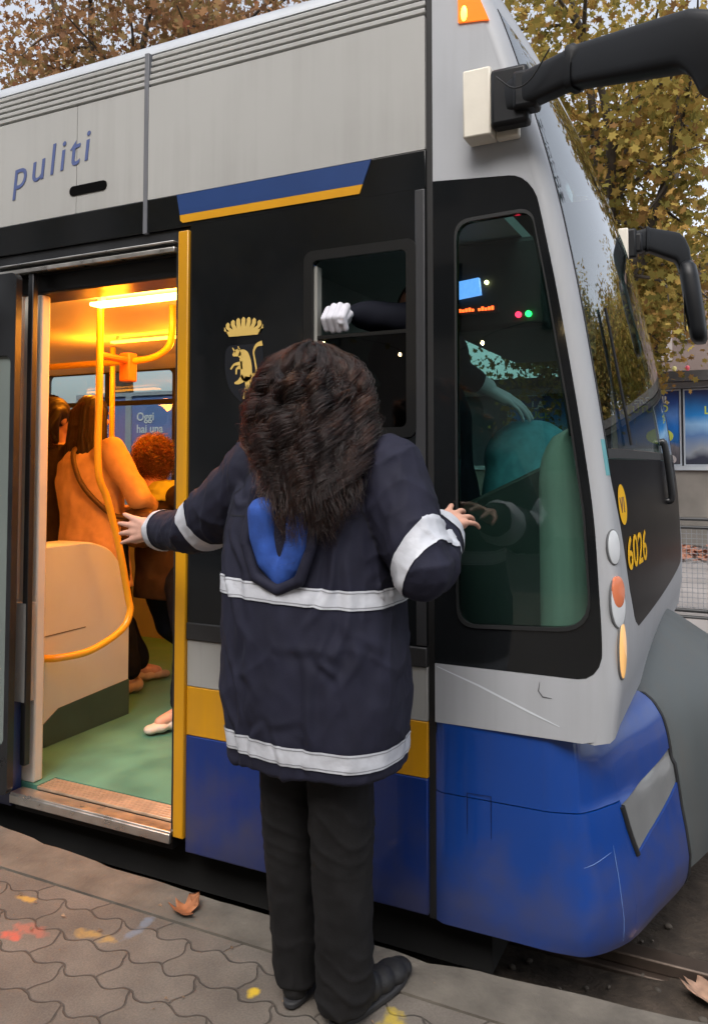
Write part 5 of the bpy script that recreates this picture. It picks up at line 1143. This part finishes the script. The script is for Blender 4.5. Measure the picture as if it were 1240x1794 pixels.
# driver in the cab
dr = thing('person', 'tram driver in a dark navy jacket behind the glass, white-gloved fist at the small window', 'person', (-1.02, 2.82, .30))
GLOVE = mat('white_glove', (.60, .60, .66), .75, var=.06, nscale=30)
DJ = mat('driver_jacket', (.007, .008, .014), .85, var=.2, spec=.15)
figure(dr, 3.3, (-1.01, 2.76, 1.20), (-1.04, 2.66, 1.62), (-1.02, 2.62, 1.885), (-.25, -1, -.1),
       [(V((-1.13, 2.60, 1.74)), V((-.985, 2.42, 1.835)), V((-1.132, 2.325, 1.852)), (-.9, -.5, -.35), (.1, -.9, .5), (.1, .4, .9)), (V((-.93, 2.66, 1.75)), V((-.93, 2.72, 1.70)), V((-.86, 2.785, 1.655)), (.75, .3, -.35), (.35, -.25, .9), (-.4, -.9, .1))],
       [(V((-.95, 2.78, 1.18)), V((-.93, 2.72, .78)), V((-.93, 2.76, .385)), (-.1, -1, 0)), (V((-1.10, 2.78, 1.18)), V((-1.12, 2.72, .78)), V((-1.12, 2.76, .385)), (-.1, -1, 0))],
       DJ, DJ, HDARK, cap_hair(.1), SHOEM, coat_len=.22, hands=False, sh_w=.18)
# white gloves: a closed fist over the sash rail, an open hand on the seat back
g = MB(); w = V((-1.135, 2.305, 1.885))
ellipsoid(g, (-1.168, 2.287, 1.838), (.044, .036, .040))
for i in range(4):
    x = -1.203 + .0225 * i; k = (.0, .006, .007, .003)[i]
    capsule(g, (x + .004, 2.272 - k, 1.862 + k), .0125, (x - .002, 2.252 - k, 1.828), .0125); capsule(g, (x - .002, 2.252 - k, 1.828), .0122, (x, 2.268, 1.797 - k), .0112)
capsule(g, (-1.128, 2.28, 1.842), .014, (-1.142, 2.252, 1.812), .0115)
me = fuse(g, .0035, 3); o = link('glove', me, GLOVE, dr, 0); me.shade_smooth()
g = MB(); hand(g, (-.835, 2.80, 1.640), (.78, .42, -.46), (.38, -.35, .86), (-.30, .85, .40), curl=(.22, .25, .28, .34), spread=.12, thumb=.7, k=1.16); capsule(g, (-.85, 2.79, 1.65), .036, (-.83, 2.80, 1.638), .034)
me = fuse(g, .004, 3); o = link('glove', me, GLOVE, dr, 0); me.shade_smooth()

# ================================================================== LEAVES ON THE GROUND
def dry_leaf(name, c, size, rot, curl_, col, label):
    lob = [(0, -.9), (.12, -.35), (.55, -.42), (.42, -.12), (.95, .10), (.52, .22), (.62, .62), (.25, .45), (0, 1.0), (-.25, .45), (-.62, .62), (-.52, .22), (-.95, .10), (-.42, -.12), (-.55, -.42), (-.12, -.35)]
    bm = bmesh.new(); vs = [bm.verts.new((x, y, 0)) for x, y in lob]; bm.faces.new(vs); bmesh.ops.triangulate(bm, faces=bm.faces); bmesh.ops.subdivide_edges(bm, edges=bm.edges, cuts=3, use_grid_fill=True)
    for v in bm.verts:
        x, y = v.co.x, v.co.y; v.co.z = curl_ * (x * x * .9 + .35 * y * y) + .12 * noise.noise(V((x * 2.4, y * 2.4, rot)))
        v.co = Matrix.Rotation(rot, 3, 'Z') @ (v.co * size)
    zmin = min(v.co.z for v in bm.verts)
    for v in bm.verts: v.co += V((c[0], c[1], c[2] - zmin + .002))
    me = bpy.data.meshes.new(name); bm.to_mesh(me); bm.free()
    o = link(name, me, mat('dry_leaf_%s' % label[:9], col, .7, var=.3, nscale=40), None, 0); me.shade_smooth()
    so = o.modifiers.new('solid', 'SOLIDIFY'); so.thickness = .0012
    return tag(o, label, 'leaf')
dry_leaf('fallen_leaf', (-1.545, 2.005, .006), .058, 1.2, .9, (.30, .115, .045), 'curled orange-brown leaf lying on the kerb stone by the tram door')
dry_leaf('fallen_leaf', (-.862, 1.665, .004), .05, 2.5, .5, (.30, .15, .085), 'pale brown leaf lying on the paving behind the coat wearer\'s heels')
dry_leaf('fallen_leaf', (-.125, 2.62, GZ + .02), .085, .4, .6, (.33, .20, .135), 'large tan leaf lying on the dark track bed under the bumper')
mb = MB(); rl_ = random.Random(9)
for i in range(150):                                   # crumbs of leaf and grit caught in the joints
    x, y = rl_.uniform(-3.2, .8), rl_.uniform(1.0, 2.06); a = rl_.random() * 6.28; s_ = rl_.uniform(.002, .0075); c_, n_ = math.cos(a), math.sin(a); z = .006
    mb.add([(x + c_ * s_ * 1.6, y + n_ * s_ * 1.6, z), (x - n_ * s_ * .6, y + c_ * s_ * .6, z + s_ * .7), (x - c_ * s_, y - n_ * s_, z), (x + n_ * s_ * .7, y - c_ * s_ * .7, z + .001)], [(0, 1, 2), (0, 2, 3)])
tag(mb.build('leaf_crumbs', mat('leaf_crumb', (.20, .13, .08), .85, var=.6, nscale=9), None, 0), kind='stuff')
mb = MB()
for i in range(260):
    x, y = random.uniform(-1.6, 2.5), random.uniform(2.2, 3.0); s_ = random.uniform(.006, .016); z = GZ + .006
    ellipsoid(mb, (x, y, z), (s_, s_ * .8, s_ * .6), Matrix.Rotation(random.random() * 3, 3, 'Z'), 6)
tag(mb.build('gravel', mat('gravel_stone', (.10, .085, .07), .9, var=.5, nscale=9), None, 60), kind='stuff')

# ================================================================== BACKGROUND
# shelter with advertising panels across the street
def at_depth(px, py, dep):
    fw = V((-math.sin(YAW) * math.cos(PITCH), math.cos(YAW) * math.cos(PITCH), math.sin(PITCH))); rt = V((math.cos(YAW), math.sin(YAW), 0)); up = rt.cross(fw)
    return EYE + (fw + rt * ((px - 620) / 1400) + up * ((750 - py) / 1400)) * dep
BY = 17.2; FG = GZ
sh = thing('low_pavilion', 'low grey pavilion with a flat roof edge and advertising posters', 'kiosk', (0, BY, FG))
mb = MB(); mb.box(-9, 8, BY + .05, BY + 3, FG - .05, 1.24); mb.build('base_wall', mat('pavilion_concrete', (.20, .185, .165), .85, var=.18, nscale=2, bump=.2), sh)
mb = MB(); mb.box(-9, 8, BY - .02, BY + .1, 1.245, 1.33); mb.build('sill', mat('pavilion_sill', (.42, .46, .50), .6), sh)
mb = MB(); mb.box(-9, 8, BY + .08, BY + 2.9, 1.335, 2.88); mb.build('back_panel', mat('pavilion_panel', (.05, .055, .07), .5), sh)
mb = MB(); mb.box(-9, 8, BY - .35, BY + 3.2, 3.00, 3.20); mb.build('roof', mat('pavilion_roof', (.075, .07, .068), .7), sh)
mb = MB(); mb.box(-9, 8, BY - .1, BY + 3, 2.885, 2.995); mb.build('fascia', mat('pavilion_fascia', (.26, .27, .28), .6), sh)
FRM = mat('poster_frame', (.45, .50, .56), .4, .3)
def poster_mat(name, top, mid, low, seed):
    m = bpy.data.materials.new(name); m.use_nodes = True; nt = m.node_tree; b = nt.nodes['Principled BSDF']
    geo = nt.nodes.new('ShaderNodeNewGeometry'); sp = nt.nodes.new('ShaderNodeSeparateXYZ'); nt.links.new(geo.outputs['Position'], sp.inputs[0])
    nz = nt.nodes.new('ShaderNodeTexNoise'); nz.inputs['Scale'].default_value = 2.2; nt.links.new(geo.outputs['Position'], nz.inputs['Vector'])
    ad = nt.nodes.new('ShaderNodeMath'); ad.operation = 'MULTIPLY_ADD'; ad.inputs[1].default_value = .35; nt.links.new(nz.outputs['Fac'], ad.inputs[0]); nt.links.new(sp.outputs[2], ad.inputs[2])
    mr = nt.nodes.new('ShaderNodeMapRange'); mr.inputs[1].default_value = 1.5; mr.inputs[2].default_value = 3.0; nt.links.new(ad.outputs[0], mr.inputs[0])
    cr = nt.nodes.new('ShaderNodeValToRGB'); cr.color_ramp.elements[0].color = (*low, 1); cr.color_ramp.elements[1].color = (*top, 1)
    for p, c in mid:
        e = cr.color_ramp.elements.new(p); e.color = (*c, 1)
    nt.links.new(mr.outputs[0], cr.inputs[0]); nt.links.new(cr.outputs[0], b.inputs['Base Color']); b.inputs['Roughness'].default_value = .3
    return m
PM = poster_mat('blue_poster', (.02, .04, .16), [(.25, (.16, .15, .17)), (.33, (.02, .12, .35)), (.55, (.015, .17, .60)), (.68, (.10, .25, .62)), (.80, (.03, .08, .30))], (.03, .035, .05), 1)
PM2 = poster_mat('sea_poster', (.03, .05, .17), [(.12, (.03, .035, .06)), (.20, (.25, .28, .32)), (.40, (.10, .20, .42)), (.55, (.25, .45, .70)), (.68, (.02, .22, .60))], (.03, .035, .05), 2)
WTXT = mat('white_print', (.75, .76, .78), .4); YTXT = mat('lime_print', (.55, .62, .10), .4)
x = -1.03 + .0
div = at_depth(1203, 750, 17.25).x
for i, (x0, x1, m_, lab) in enumerate(((div - 1.75, div - .02, PM, 'blue poster with a lime speech bubble beside the nose of the tram'), (div + .02, div + 1.75, PM2, 'blue sea poster right of the lime speech-bubble poster'), (div - 3.55, div - 1.81, PM2, 'blue poster mostly hidden behind the tram windscreen'))):
    po = thing('poster', lab, 'poster', ((x0 + x1) / 2, BY + .06, 1.34))
    link('sheet', plate(rrect(x0 + .03, x1 - .03, 1.36, 2.84, .005, 1), [], BY + .045, .02), m_, po, 0)
    link('frame', plate(rrect(x0, x1, 1.335, 2.87, .005, 1), [rrect(x0 + .03, x1 - .03, 1.36, 2.84, .005, 1)], BY + .02, .05), FRM, po, 30)
    xr = x1 - .12
    for (t_, xx, zz, s_, mm) in ((('VERSO IL', xr - .90, 2.60, .20, WTXT), ('FUTURO', xr - .90, 2.42, .20, YTXT)) if i == 0 else (('LA', x0 + .52, 2.56, .24, WTXT), ('LUCE', x0 + .38, 2.36, .22, YTXT))):
        side_text(t_, xx, zz, s_, BY + .038, mm, po, 'lettering', offset=.004)
    if i == 0:
        mb = MB(); mb.disc((xr - .29, BY + .036, 1.93), (0, -1, 0), .26, .16, .004); mb.add([(xr - .30, BY + .034, 1.80), (xr - .18, BY + .034, 1.80), (xr - .26, BY + .034, 1.68)], [(0, 1, 2)]); mb.build('speech_bubble', YTXT, po, 0)
        mb = MB(); mb.disc((xr - .11, BY + .036, 1.46), (0, -1, 0), .13, .10, .004); mb.box(xr - .8, xr - .15, BY + .036, BY + .04, 1.58, 1.68); mb.build('pale_print', mat('pale_print', (.42, .38, .38), .5), po, 0)
# bunting bulbs on the roof edge
for i, (px, c) in enumerate(((1145, (.75, .12, .18)), (1167, (.20, .55, .60)), (1189, (.85, .75, .30)), (1211, (.80, .12, .16)))):
    p = at_depth(px, 652, 16.9); mb = MB(); ellipsoid(mb, (p.x, BY - .3, 3.255), (.045, .045, .05)); mb.tube([(p.x, BY - .3, 3.20), (p.x, BY - .3, 3.24)], .03, 8)
    tag(mb.build('festoon_lamp', mat('festoon_%d' % i, c, .35, emit=c, estr=.05), None, 60), ('pink', 'turquoise', 'yellow', 'red')[i] + ' festoon lamp on the pavilion roof edge', 'lamp', 'coloured lamps along the pavilion roof')
# house behind
HY = 21.0
hb = thing('house', 'pinkish grey house with a sloping roof behind the pavilion', 'house', (0, HY, FG))
PINK = mat('pinkish_render', (.21, .16, .145), .85, var=.12, nscale=1.2, bump=.1)
e1, e2 = at_depth(1145, 585, 21.8), at_depth(1240, 495, 21.5)
wl_, wr_ = at_depth(1112, 600, 21.8).x, at_depth(1178, 600, 21.6).x; wb, wt = at_depth(1150, 640, 21.6).z, at_depth(1150, 565, 21.6).z
slope = (e2.z - e1.z) / (e2.x - e1.x)
zr = lambda x: e1.z + slope * (x - e1.x)
outl = [(-3.2, FG), (.6, FG), (.6, zr(-.6)), (-.3, zr(-.3)), (-3.2, zr(-3.2))]
link('wall', plate(outl, [[(wl_, wb), (wr_, wb), (wr_, min(wt, zr(wr_) - .25)), (wl_, min(wt, zr(wl_) - .12))]], HY, .3), PINK, hb, 0)
mb = MB(); mb.loft([[(x, HY - .5, zr(x) + .02), (x, HY + 8, zr(x) + .02), (x, HY + 8, zr(x) + .22), (x, HY - .5, zr(x) + .22)] for x in (-3.6, -.3)] + [[(.9, HY - .5, zr(-.9) + .02), (.9, HY + 8, zr(-.9) + .02), (.9, HY + 8, zr(-.9) + .22), (.9, HY - .5, zr(-.9) + .22)]]); rf = mb.build('roof', mat('roof_tiles', (.16, .11, .09), .8, var=.2), hb)
mb = MB(); mb.box(wl_, wr_, HY + .12, HY + .16, wb, wt); mb.build('window', mat('dark_window', (.022, .014, .013), .25), hb)
mb = MB(); mb.box(wr_ + .001, wr_ + .14, HY - .03, HY + .1, wb - .12, wt); mb.box(wl_, wr_, HY - .03, HY + .1, wb - .12, wb - .001); mb.build('window_frame', mat('pale_stone', (.42, .37, .35), .7), hb)
sx_ = at_depth(1211, 575, 21.5); zt_, zb_ = at_depth(1211, 520, 21.5).z, at_depth(1211, 612, 21.5).z
mb = MB(); mb.box(sx_.x - .10, sx_.x + .10, HY - .06, HY - .01, zb_, zt_); mb.box(sx_.x - .13, sx_.x + .08, HY - .08, HY - .061, zb_ - .06, zb_); mb.build('shutter', mat('grey_green_shutter', (.20, .23, .20), .6), hb)
# mesh railing along the far platform
RY = 8.9
rl = thing('railing', 'black pedestrian railing with two top bars and wire mesh', 'railing', (0, RY, FG))
IRON = mat('painted_iron', (.018, .019, .021), .45)
for z in (.80, .715, -.13, -.20):
    mb = MB(); mb.tube([(-9, RY, z), (6, RY, z)], .017 if z > 0 else .02, 8); mb.build('rail', IRON, rl, 60)
mb = MB()
for x in np.arange(-9, 6.01, 1.9): mb.tube([(x, RY + .03, FG), (x, RY + .03, .82)], .022, 8)
mb.build('post', IRON, rl, 60)
mb = MB()
for x in np.arange(-2.6, 3.2, .05): mb.tube([(x, RY, -.13), (x, RY, .71)], .0035, 4, False)
for z in np.arange(-.10, .70, .05): mb.tube([(-2.6, RY + .004, z), (3.2, RY + .004, z)], .0035, 4, False)
mb.build('wire_mesh', mat('wire_grey', (.22, .23, .25), .5, .3), rl, 0)
tag(grid_sheet(-30, 25, 6.6, 15.5, 20, 10, lambda x, y: FG + .01).build('far_pavement', mat('far_paving', (.24, .22, .21), .85, var=.2, nscale=1.5), None, 0), kind='structure')
mb = MB(); LF = []
for i in range(1500):
    c = V((random.uniform(-5, 3.5), 15.2 + abs(random.gauss(0, .5)) * (1 if random.random() < .5 else -1) * 1.4, FG + .02 + random.random() * .05)); M_ = Matrix.Rotation(random.random() * 6.28, 3, 'Z') @ Matrix.Rotation(random.uniform(-.6, .6), 3, 'X'); s_ = random.uniform(.05, .10)
    mb.add([c + M_ @ V(q) * s_ for q in ((-.6, -.8, 0), (.6, -.8, 0), (1, .2, 0), (0, 1, .1), (-1, .2, 0))], [(0, 1, 2, 3, 4)])
tag(mb.build('leaf_litter', mat('leaf_litter', (.30, .13, .08), .8, var=.45, nscale=5), None, 0), kind='stuff')
bgp = at_depth(1163, 925, 9.4)
mb = MB(); mb.loft([ring((bgp.x - .04, RY + .22, z), a, a * .7, 0, 16) for z, a in ((FG + .42, .10), (FG + .50, .19), (.42, .20), (.60, .14), (.74, .09), (.86, .055), (.95, .03))])
tag(link('rubbish_bag', fuse(mb, .015, 3, .5, fold_noise(.03, 9, 3)), mat('white_sack', (.72, .73, .72), .6), None, 40), 'white bag hanging on the mesh railing beside the tram nose', 'bag')
# purple posters and a second shelter seen through the saloon
def shelter_panel(x0, x1, lab, lines, hue):
    po = thing('advertising_panel', lab, 'poster', ((x0 + x1) / 2, 6.9, FG), None)
    y = 6.9; m_ = mat('purple_print_%s' % hue, (.24, .20, .44) if hue == 'a' else (.30, .19, .40), .4, var=.35, nscale=1.4, col2=(.12, .24, .50))
    link('sheet', plate(rrect(x0, x1, .70, 2.12, .01, 1), [], y, .02), m_, po, 0)
    link('frame', plate(rrect(x0 - .04, x1 + .04, .66, 2.16, .01, 1), [rrect(x0, x1, .70, 2.12, .01, 1)], y - .02, .06), FRM, po, 30)
    mb = MB()
    for xx in (x0 - .02, x1 + .02): mb.box(xx - .03, xx + .03, y - .025, y + .045, FG, .66)
    mb.build('leg', FRM, po)
    for i, t_ in enumerate(lines): side_text(t_, x0 + .07, 1.845 - .135 * i, .13, y - .006, WTXT, po, 'lettering', offset=.002)
a0, a1 = at_depth(231, 760, 7.9), at_depth(287, 760, 7.9)
k_ = 6.9 / a0.y
shelter_panel(a0.x * k_ * 1.0, a0.x * k_ + .66, 'purple poster reading Oggi hai una risposta in più, seen through the saloon window', ['Oggi', 'hai una', 'risposta', 'in più'], 'a')
shelter_panel(a0.x * k_ - .78, a0.x * k_ - .08, 'purple poster half hidden by the long brown hair, left of the other', ['Oggi', 'hai una', 'risposta', 'in più'], 'b')

# ---- trees
def leaf_mat(name, cols, trans=.35):
    m = bpy.data.materials.new(name); m.use_nodes = True; nt = m.node_tree; nt.nodes.clear()
    out = nt.nodes.new('ShaderNodeOutputMaterial'); at = nt.nodes.new('ShaderNodeAttribute'); at.attribute_name = 'tone'
    cr = nt.nodes.new('ShaderNodeValToRGB'); els = cr.color_ramp.elements
    els[0].color = (*cols[0], 1); els[1].color = (*cols[-1], 1)
    for i, c in enumerate(cols[1:-1]): e = els.new((i + 1) / (len(cols) - 1)); e.color = (*c, 1)
    nt.links.new(at.outputs['Fac'], cr.inputs[0])
    d = nt.nodes.new('ShaderNodeBsdfDiffuse'); t = nt.nodes.new('ShaderNodeBsdfTranslucent'); mx = nt.nodes.new('ShaderNodeMixShader'); mx.inputs[0].default_value = trans
    nt.links.new(cr.outputs[0], d.inputs[0]); nt.links.new(cr.outputs[0], t.inputs[0]); nt.links.new(d.outputs[0], mx.inputs[1]); nt.links.new(t.outputs[0], mx.inputs[2]); nt.links.new(mx.outputs[0], out.inputs[0])
    return m
BARK = mat('plane_bark', (.075, .062, .05), .9, var=.35, nscale=3, bump=.4, bscale=14)
def tree_meshes(seed, h, crown_c, crown_r, nleaf, lsize, side=None):
    rg = np.random.default_rng(seed); random.seed(seed)
    trunk = MB(); tips = []
    top_ = V((0, 0, h * .42)); trunk.tube(curve_pts([(0, 0, -.1), (.05, .03, h * .15), (-.04, .05, h * .3), top_], 5), [.26 - .10 * i / 15 for i in range(16)], 12)
    limb = MB()
    for k in range(9):
        a = 2 * math.pi * k / 9 + random.uniform(-.3, .3); el = random.uniform(.35, 1.25); L = random.uniform(.8, 1.05)
        end = V(crown_c) + V((math.cos(a) * math.cos(el) * crown_r[0] * L, math.sin(a) * math.cos(el) * crown_r[1] * L, (math.sin(el) * 1.6 - .75) * crown_r[2] * L))
        if side and end.x > side[3] - .2: end.x = side[3] - .2 - random.random()
        st = V((0, 0, h * random.uniform(.28, .42))); mid = st.lerp(end, .5) + V((random.uniform(-.4, .4), random.uniform(-.4, .4), random.uniform(.0, .6)))
        pts = curve_pts([st, mid, end], 8); limb.tube(pts, [.10 * (1 - i / len(pts)) + .012 for i in range(len(pts))], 8)
        for q in range(7):
            i = random.randint(4, len(pts) - 2); s0 = pts[i]; e = s0 + V((random.gauss(0, 1), random.gauss(0, 1), random.gauss(.1, .8))).normalized() * random.uniform(.8, 2.0)
            if side and e.x > side[3] - .1: e.x = side[3] - .1
            sub = curve_pts([s0, s0.lerp(e, .5) + V((random.uniform(-.2, .2), random.uniform(-.2, .2), .1)), e], 5); limb.tube(sub, [.028 * (1 - j / len(sub)) + .006 for j in range(len(sub))], 5); tips += sub[2:]
        tips += pts[7:]
    tips = np.array([tuple(t) for t in tips])
    # leaf clumps round the twigs plus looser ones through the crown
    ncl = nleaf // 22; base = tips[rg.integers(0, len(tips), ncl)] + rg.normal(0, .42, (ncl, 3))
    C = np.repeat(base, 22, 0) + rg.normal(0, .24, (ncl * 22, 3)); C[:, 2] -= .05
    if side: C = C[(C @ np.array(side[:3]) < side[3] + rg.normal(0, .16, len(C)))]     # a crown cut back on one side
    n = len(C)
    star = np.array([(0, -1, 0), (.30, -.45, .05), (.95, -.35, .0), (.55, .05, .06), (.80, .65, -.03), (.22, .48, .05), (0, 1, 0), (-.22, .48, .05), (-.80, .65, -.03), (-.55, .05, .06), (-.95, -.35, 0), (-.30, -.45, .05)])
    q = rg.normal(size=(n, 4)); q /= np.linalg.norm(q, axis=1, keepdims=True); w, x, y, z = q.T
    Rm = np.stack([1 - 2 * (y * y + z * z), 2 * (x * y - z * w), 2 * (x * z + y * w), 2 * (x * y + z * w), 1 - 2 * (x * x + z * z), 2 * (y * z - x * w), 2 * (x * z - y * w), 2 * (y * z + x * w), 1 - 2 * (x * x + y * y)], 1).reshape(n, 3, 3)
    sz = lsize * rg.uniform(.45, 1.5, n); P_ = np.einsum('nij,kj->nki', Rm, star) * sz[:, None, None] + C[:, None, :]
    k = len(star); me = bpy.data.meshes.new('crown'); me.vertices.add(n * k); me.vertices.foreach_set('co', P_.reshape(-1).astype(np.float32))
    me.loops.add(n * k); me.loops.foreach_set('vertex_index', np.arange(n * k, dtype=np.int32)); me.polygons.add(n)
    me.polygons.foreach_set('loop_start', np.arange(0, n * k, k, dtype=np.int32)); me.polygons.foreach_set('loop_total', np.full(n, k, dtype=np.int32)); me.update(calc_edges=True)
    at = me.attributes.new('tone', 'FLOAT', 'FACE'); clump = np.repeat(rg.random(ncl), 22)[:n]; at.data.foreach_set('value', np.clip(.55 * clump + .45 * rg.random(n), 0, 1).astype(np.float32))
    return trunk.mesh('trunk'), limb.mesh('limbs'), me
LOL = leaf_mat('olive_autumn_leaves', [(.11, .10, .03), (.24, .21, .06), (.38, .29, .08), (.38, .23, .07), (.20, .11, .05)])
LBR = leaf_mat('russet_autumn_leaves', [(.14, .08, .05), (.27, .15, .085), (.36, .20, .10), (.24, .19, .08), (.32, .13, .075)])
def plant_tree(loc, meshes, m, label, rot=0.0, sc=1.0, group='autumn plane trees'):
    t = thing('plane_tree', label, 'tree', loc, group); t.rotation_euler.z = rot; t.scale = (sc, sc, sc)
    for nm, me, mm in zip(('trunk', 'limbs', 'crown'), meshes, (BARK, BARK, m)):
        o = bpy.data.objects.new(nm, me if not me.materials or me.materials[0] is mm else me.copy()); COL.objects.link(o); o.parent = t
        if o.data.materials: o.data.materials[0] = mm
        else: o.data.materials.append(mm)
        if nm != 'crown': o.data.shade_smooth()
    return t
TA = tree_meshes(11, 11, (0, 0, 7.2), (4.6, 4.6, 4.0), 31000, .055)
TD = tree_meshes(47, 11, (0, 0, 7.0), (4.4, 4.4, 4.2), 14500, .063, (1, 0, 0, 1.75))
TC = tree_meshes(31, 10, (0, 0, 7.0), (4.2, 4.2, 2.7), 22000, .075)
TB = tree_meshes(23, 12, (0, 0, 7.8), (5.2, 5.2, 4.4), 27000, .055)
pa = at_depth(1030, 750, 12.8); plant_tree((-2.05, pa.y, FG), TD, LOL, 'olive-brown autumn tree with bare dark limbs right of the tram nose')
pb = at_depth(215, 750, 15); plant_tree((pb.x, pb.y, FG), TB, LBR, 'russet autumn tree rising over the tram roof, its trunk at the left', .8)
pc = at_depth(640, 750, 17); plant_tree((pc.x, pc.y, FG), TA, LBR, 'russet autumn tree behind the middle of the tram roof', 2.2, 1.22)
plant_tree((-2.7, 15.6, FG), TC, LOL, 'smaller ochre tree between the tram nose and the house', 2.9, .74)
plant_tree((.6, 26.0, FG), TB, LOL, 'tall olive tree behind the pink house', 1.9, .80)
plant_tree((2.3, 22.5, FG), TC, LOL, 'ochre tree right of the pink house, mirrored low in the windscreen', 1.2, .82)
plant_tree((6.0, 23.5, FG), TC, LOL, 'ochre tree farther right behind the pavilion, mirrored in the windscreen', 4.2, .95)
# street behind the viewer: it stands dark in the tram's glass
fb = thing('apartment_block', 'dark apartment block across the street, mirrored in the black side glazing', 'building', (0, -13, FG))
mb = MB(); mb.box(-40, 30, -24, -13, FG, 13); mb.build('wall', mat('block_render', (.34, .30, .27), .85, var=.2, nscale=.6), fb)
mb = MB()
for i in range(22):
    for j in range(4): mb.box(-38 + i * 3.1, -38 + i * 3.1 + 1.2, -12.98, -12.9, 1.2 + j * 3.1, 2.9 + j * 3.1)
w_ = mb.build('windows', mat('block_glass', (.02, .022, .025), .1), fb)
fs = thing('festoon_string', 'string of warm bulbs across the street, glinting in the tram glass', 'string lights', (0, -5.5, 0))
WB = mat('warm_bulb', (1, .8, .5), .3, emit=(1, .72, .32), estr=90)
for i in range(15):
    x = -6.5 + 1.15 * i; z = 2.6 + .5 * abs(math.sin(i * 1.3)); mb = MB(); ellipsoid(mb, (x, -5.5, z), (.022, .022, .028), None, 10); mb.build('bulb', WB, fs, 60)
mb = MB(); mb.tube([(-6.9 + .5 * i, -5.5, 2.68 + .48 * abs(math.sin((i * .5 - .4) / 1.15 * 1.3))) for i in range(35)], .006, 5); mb.build('cable', BLACKR, fs, 60)
for x in (-6.9, 10.1):
    mb = MB(); mb.tube([(x, -5.5, 0), (x, -5.5, 3.3)], .05, 8); mb.build('pole', IRON, fs, 60)
plant_tree((-7.5, -6.0, FG), TA, LOL, 'tree mirrored in the tram glazing, standing across the street', .5)
plant_tree((24.0, 3.5, FG), TB, LOL, 'tree mirrored in the windscreen, standing ahead of the tram', 1.1)
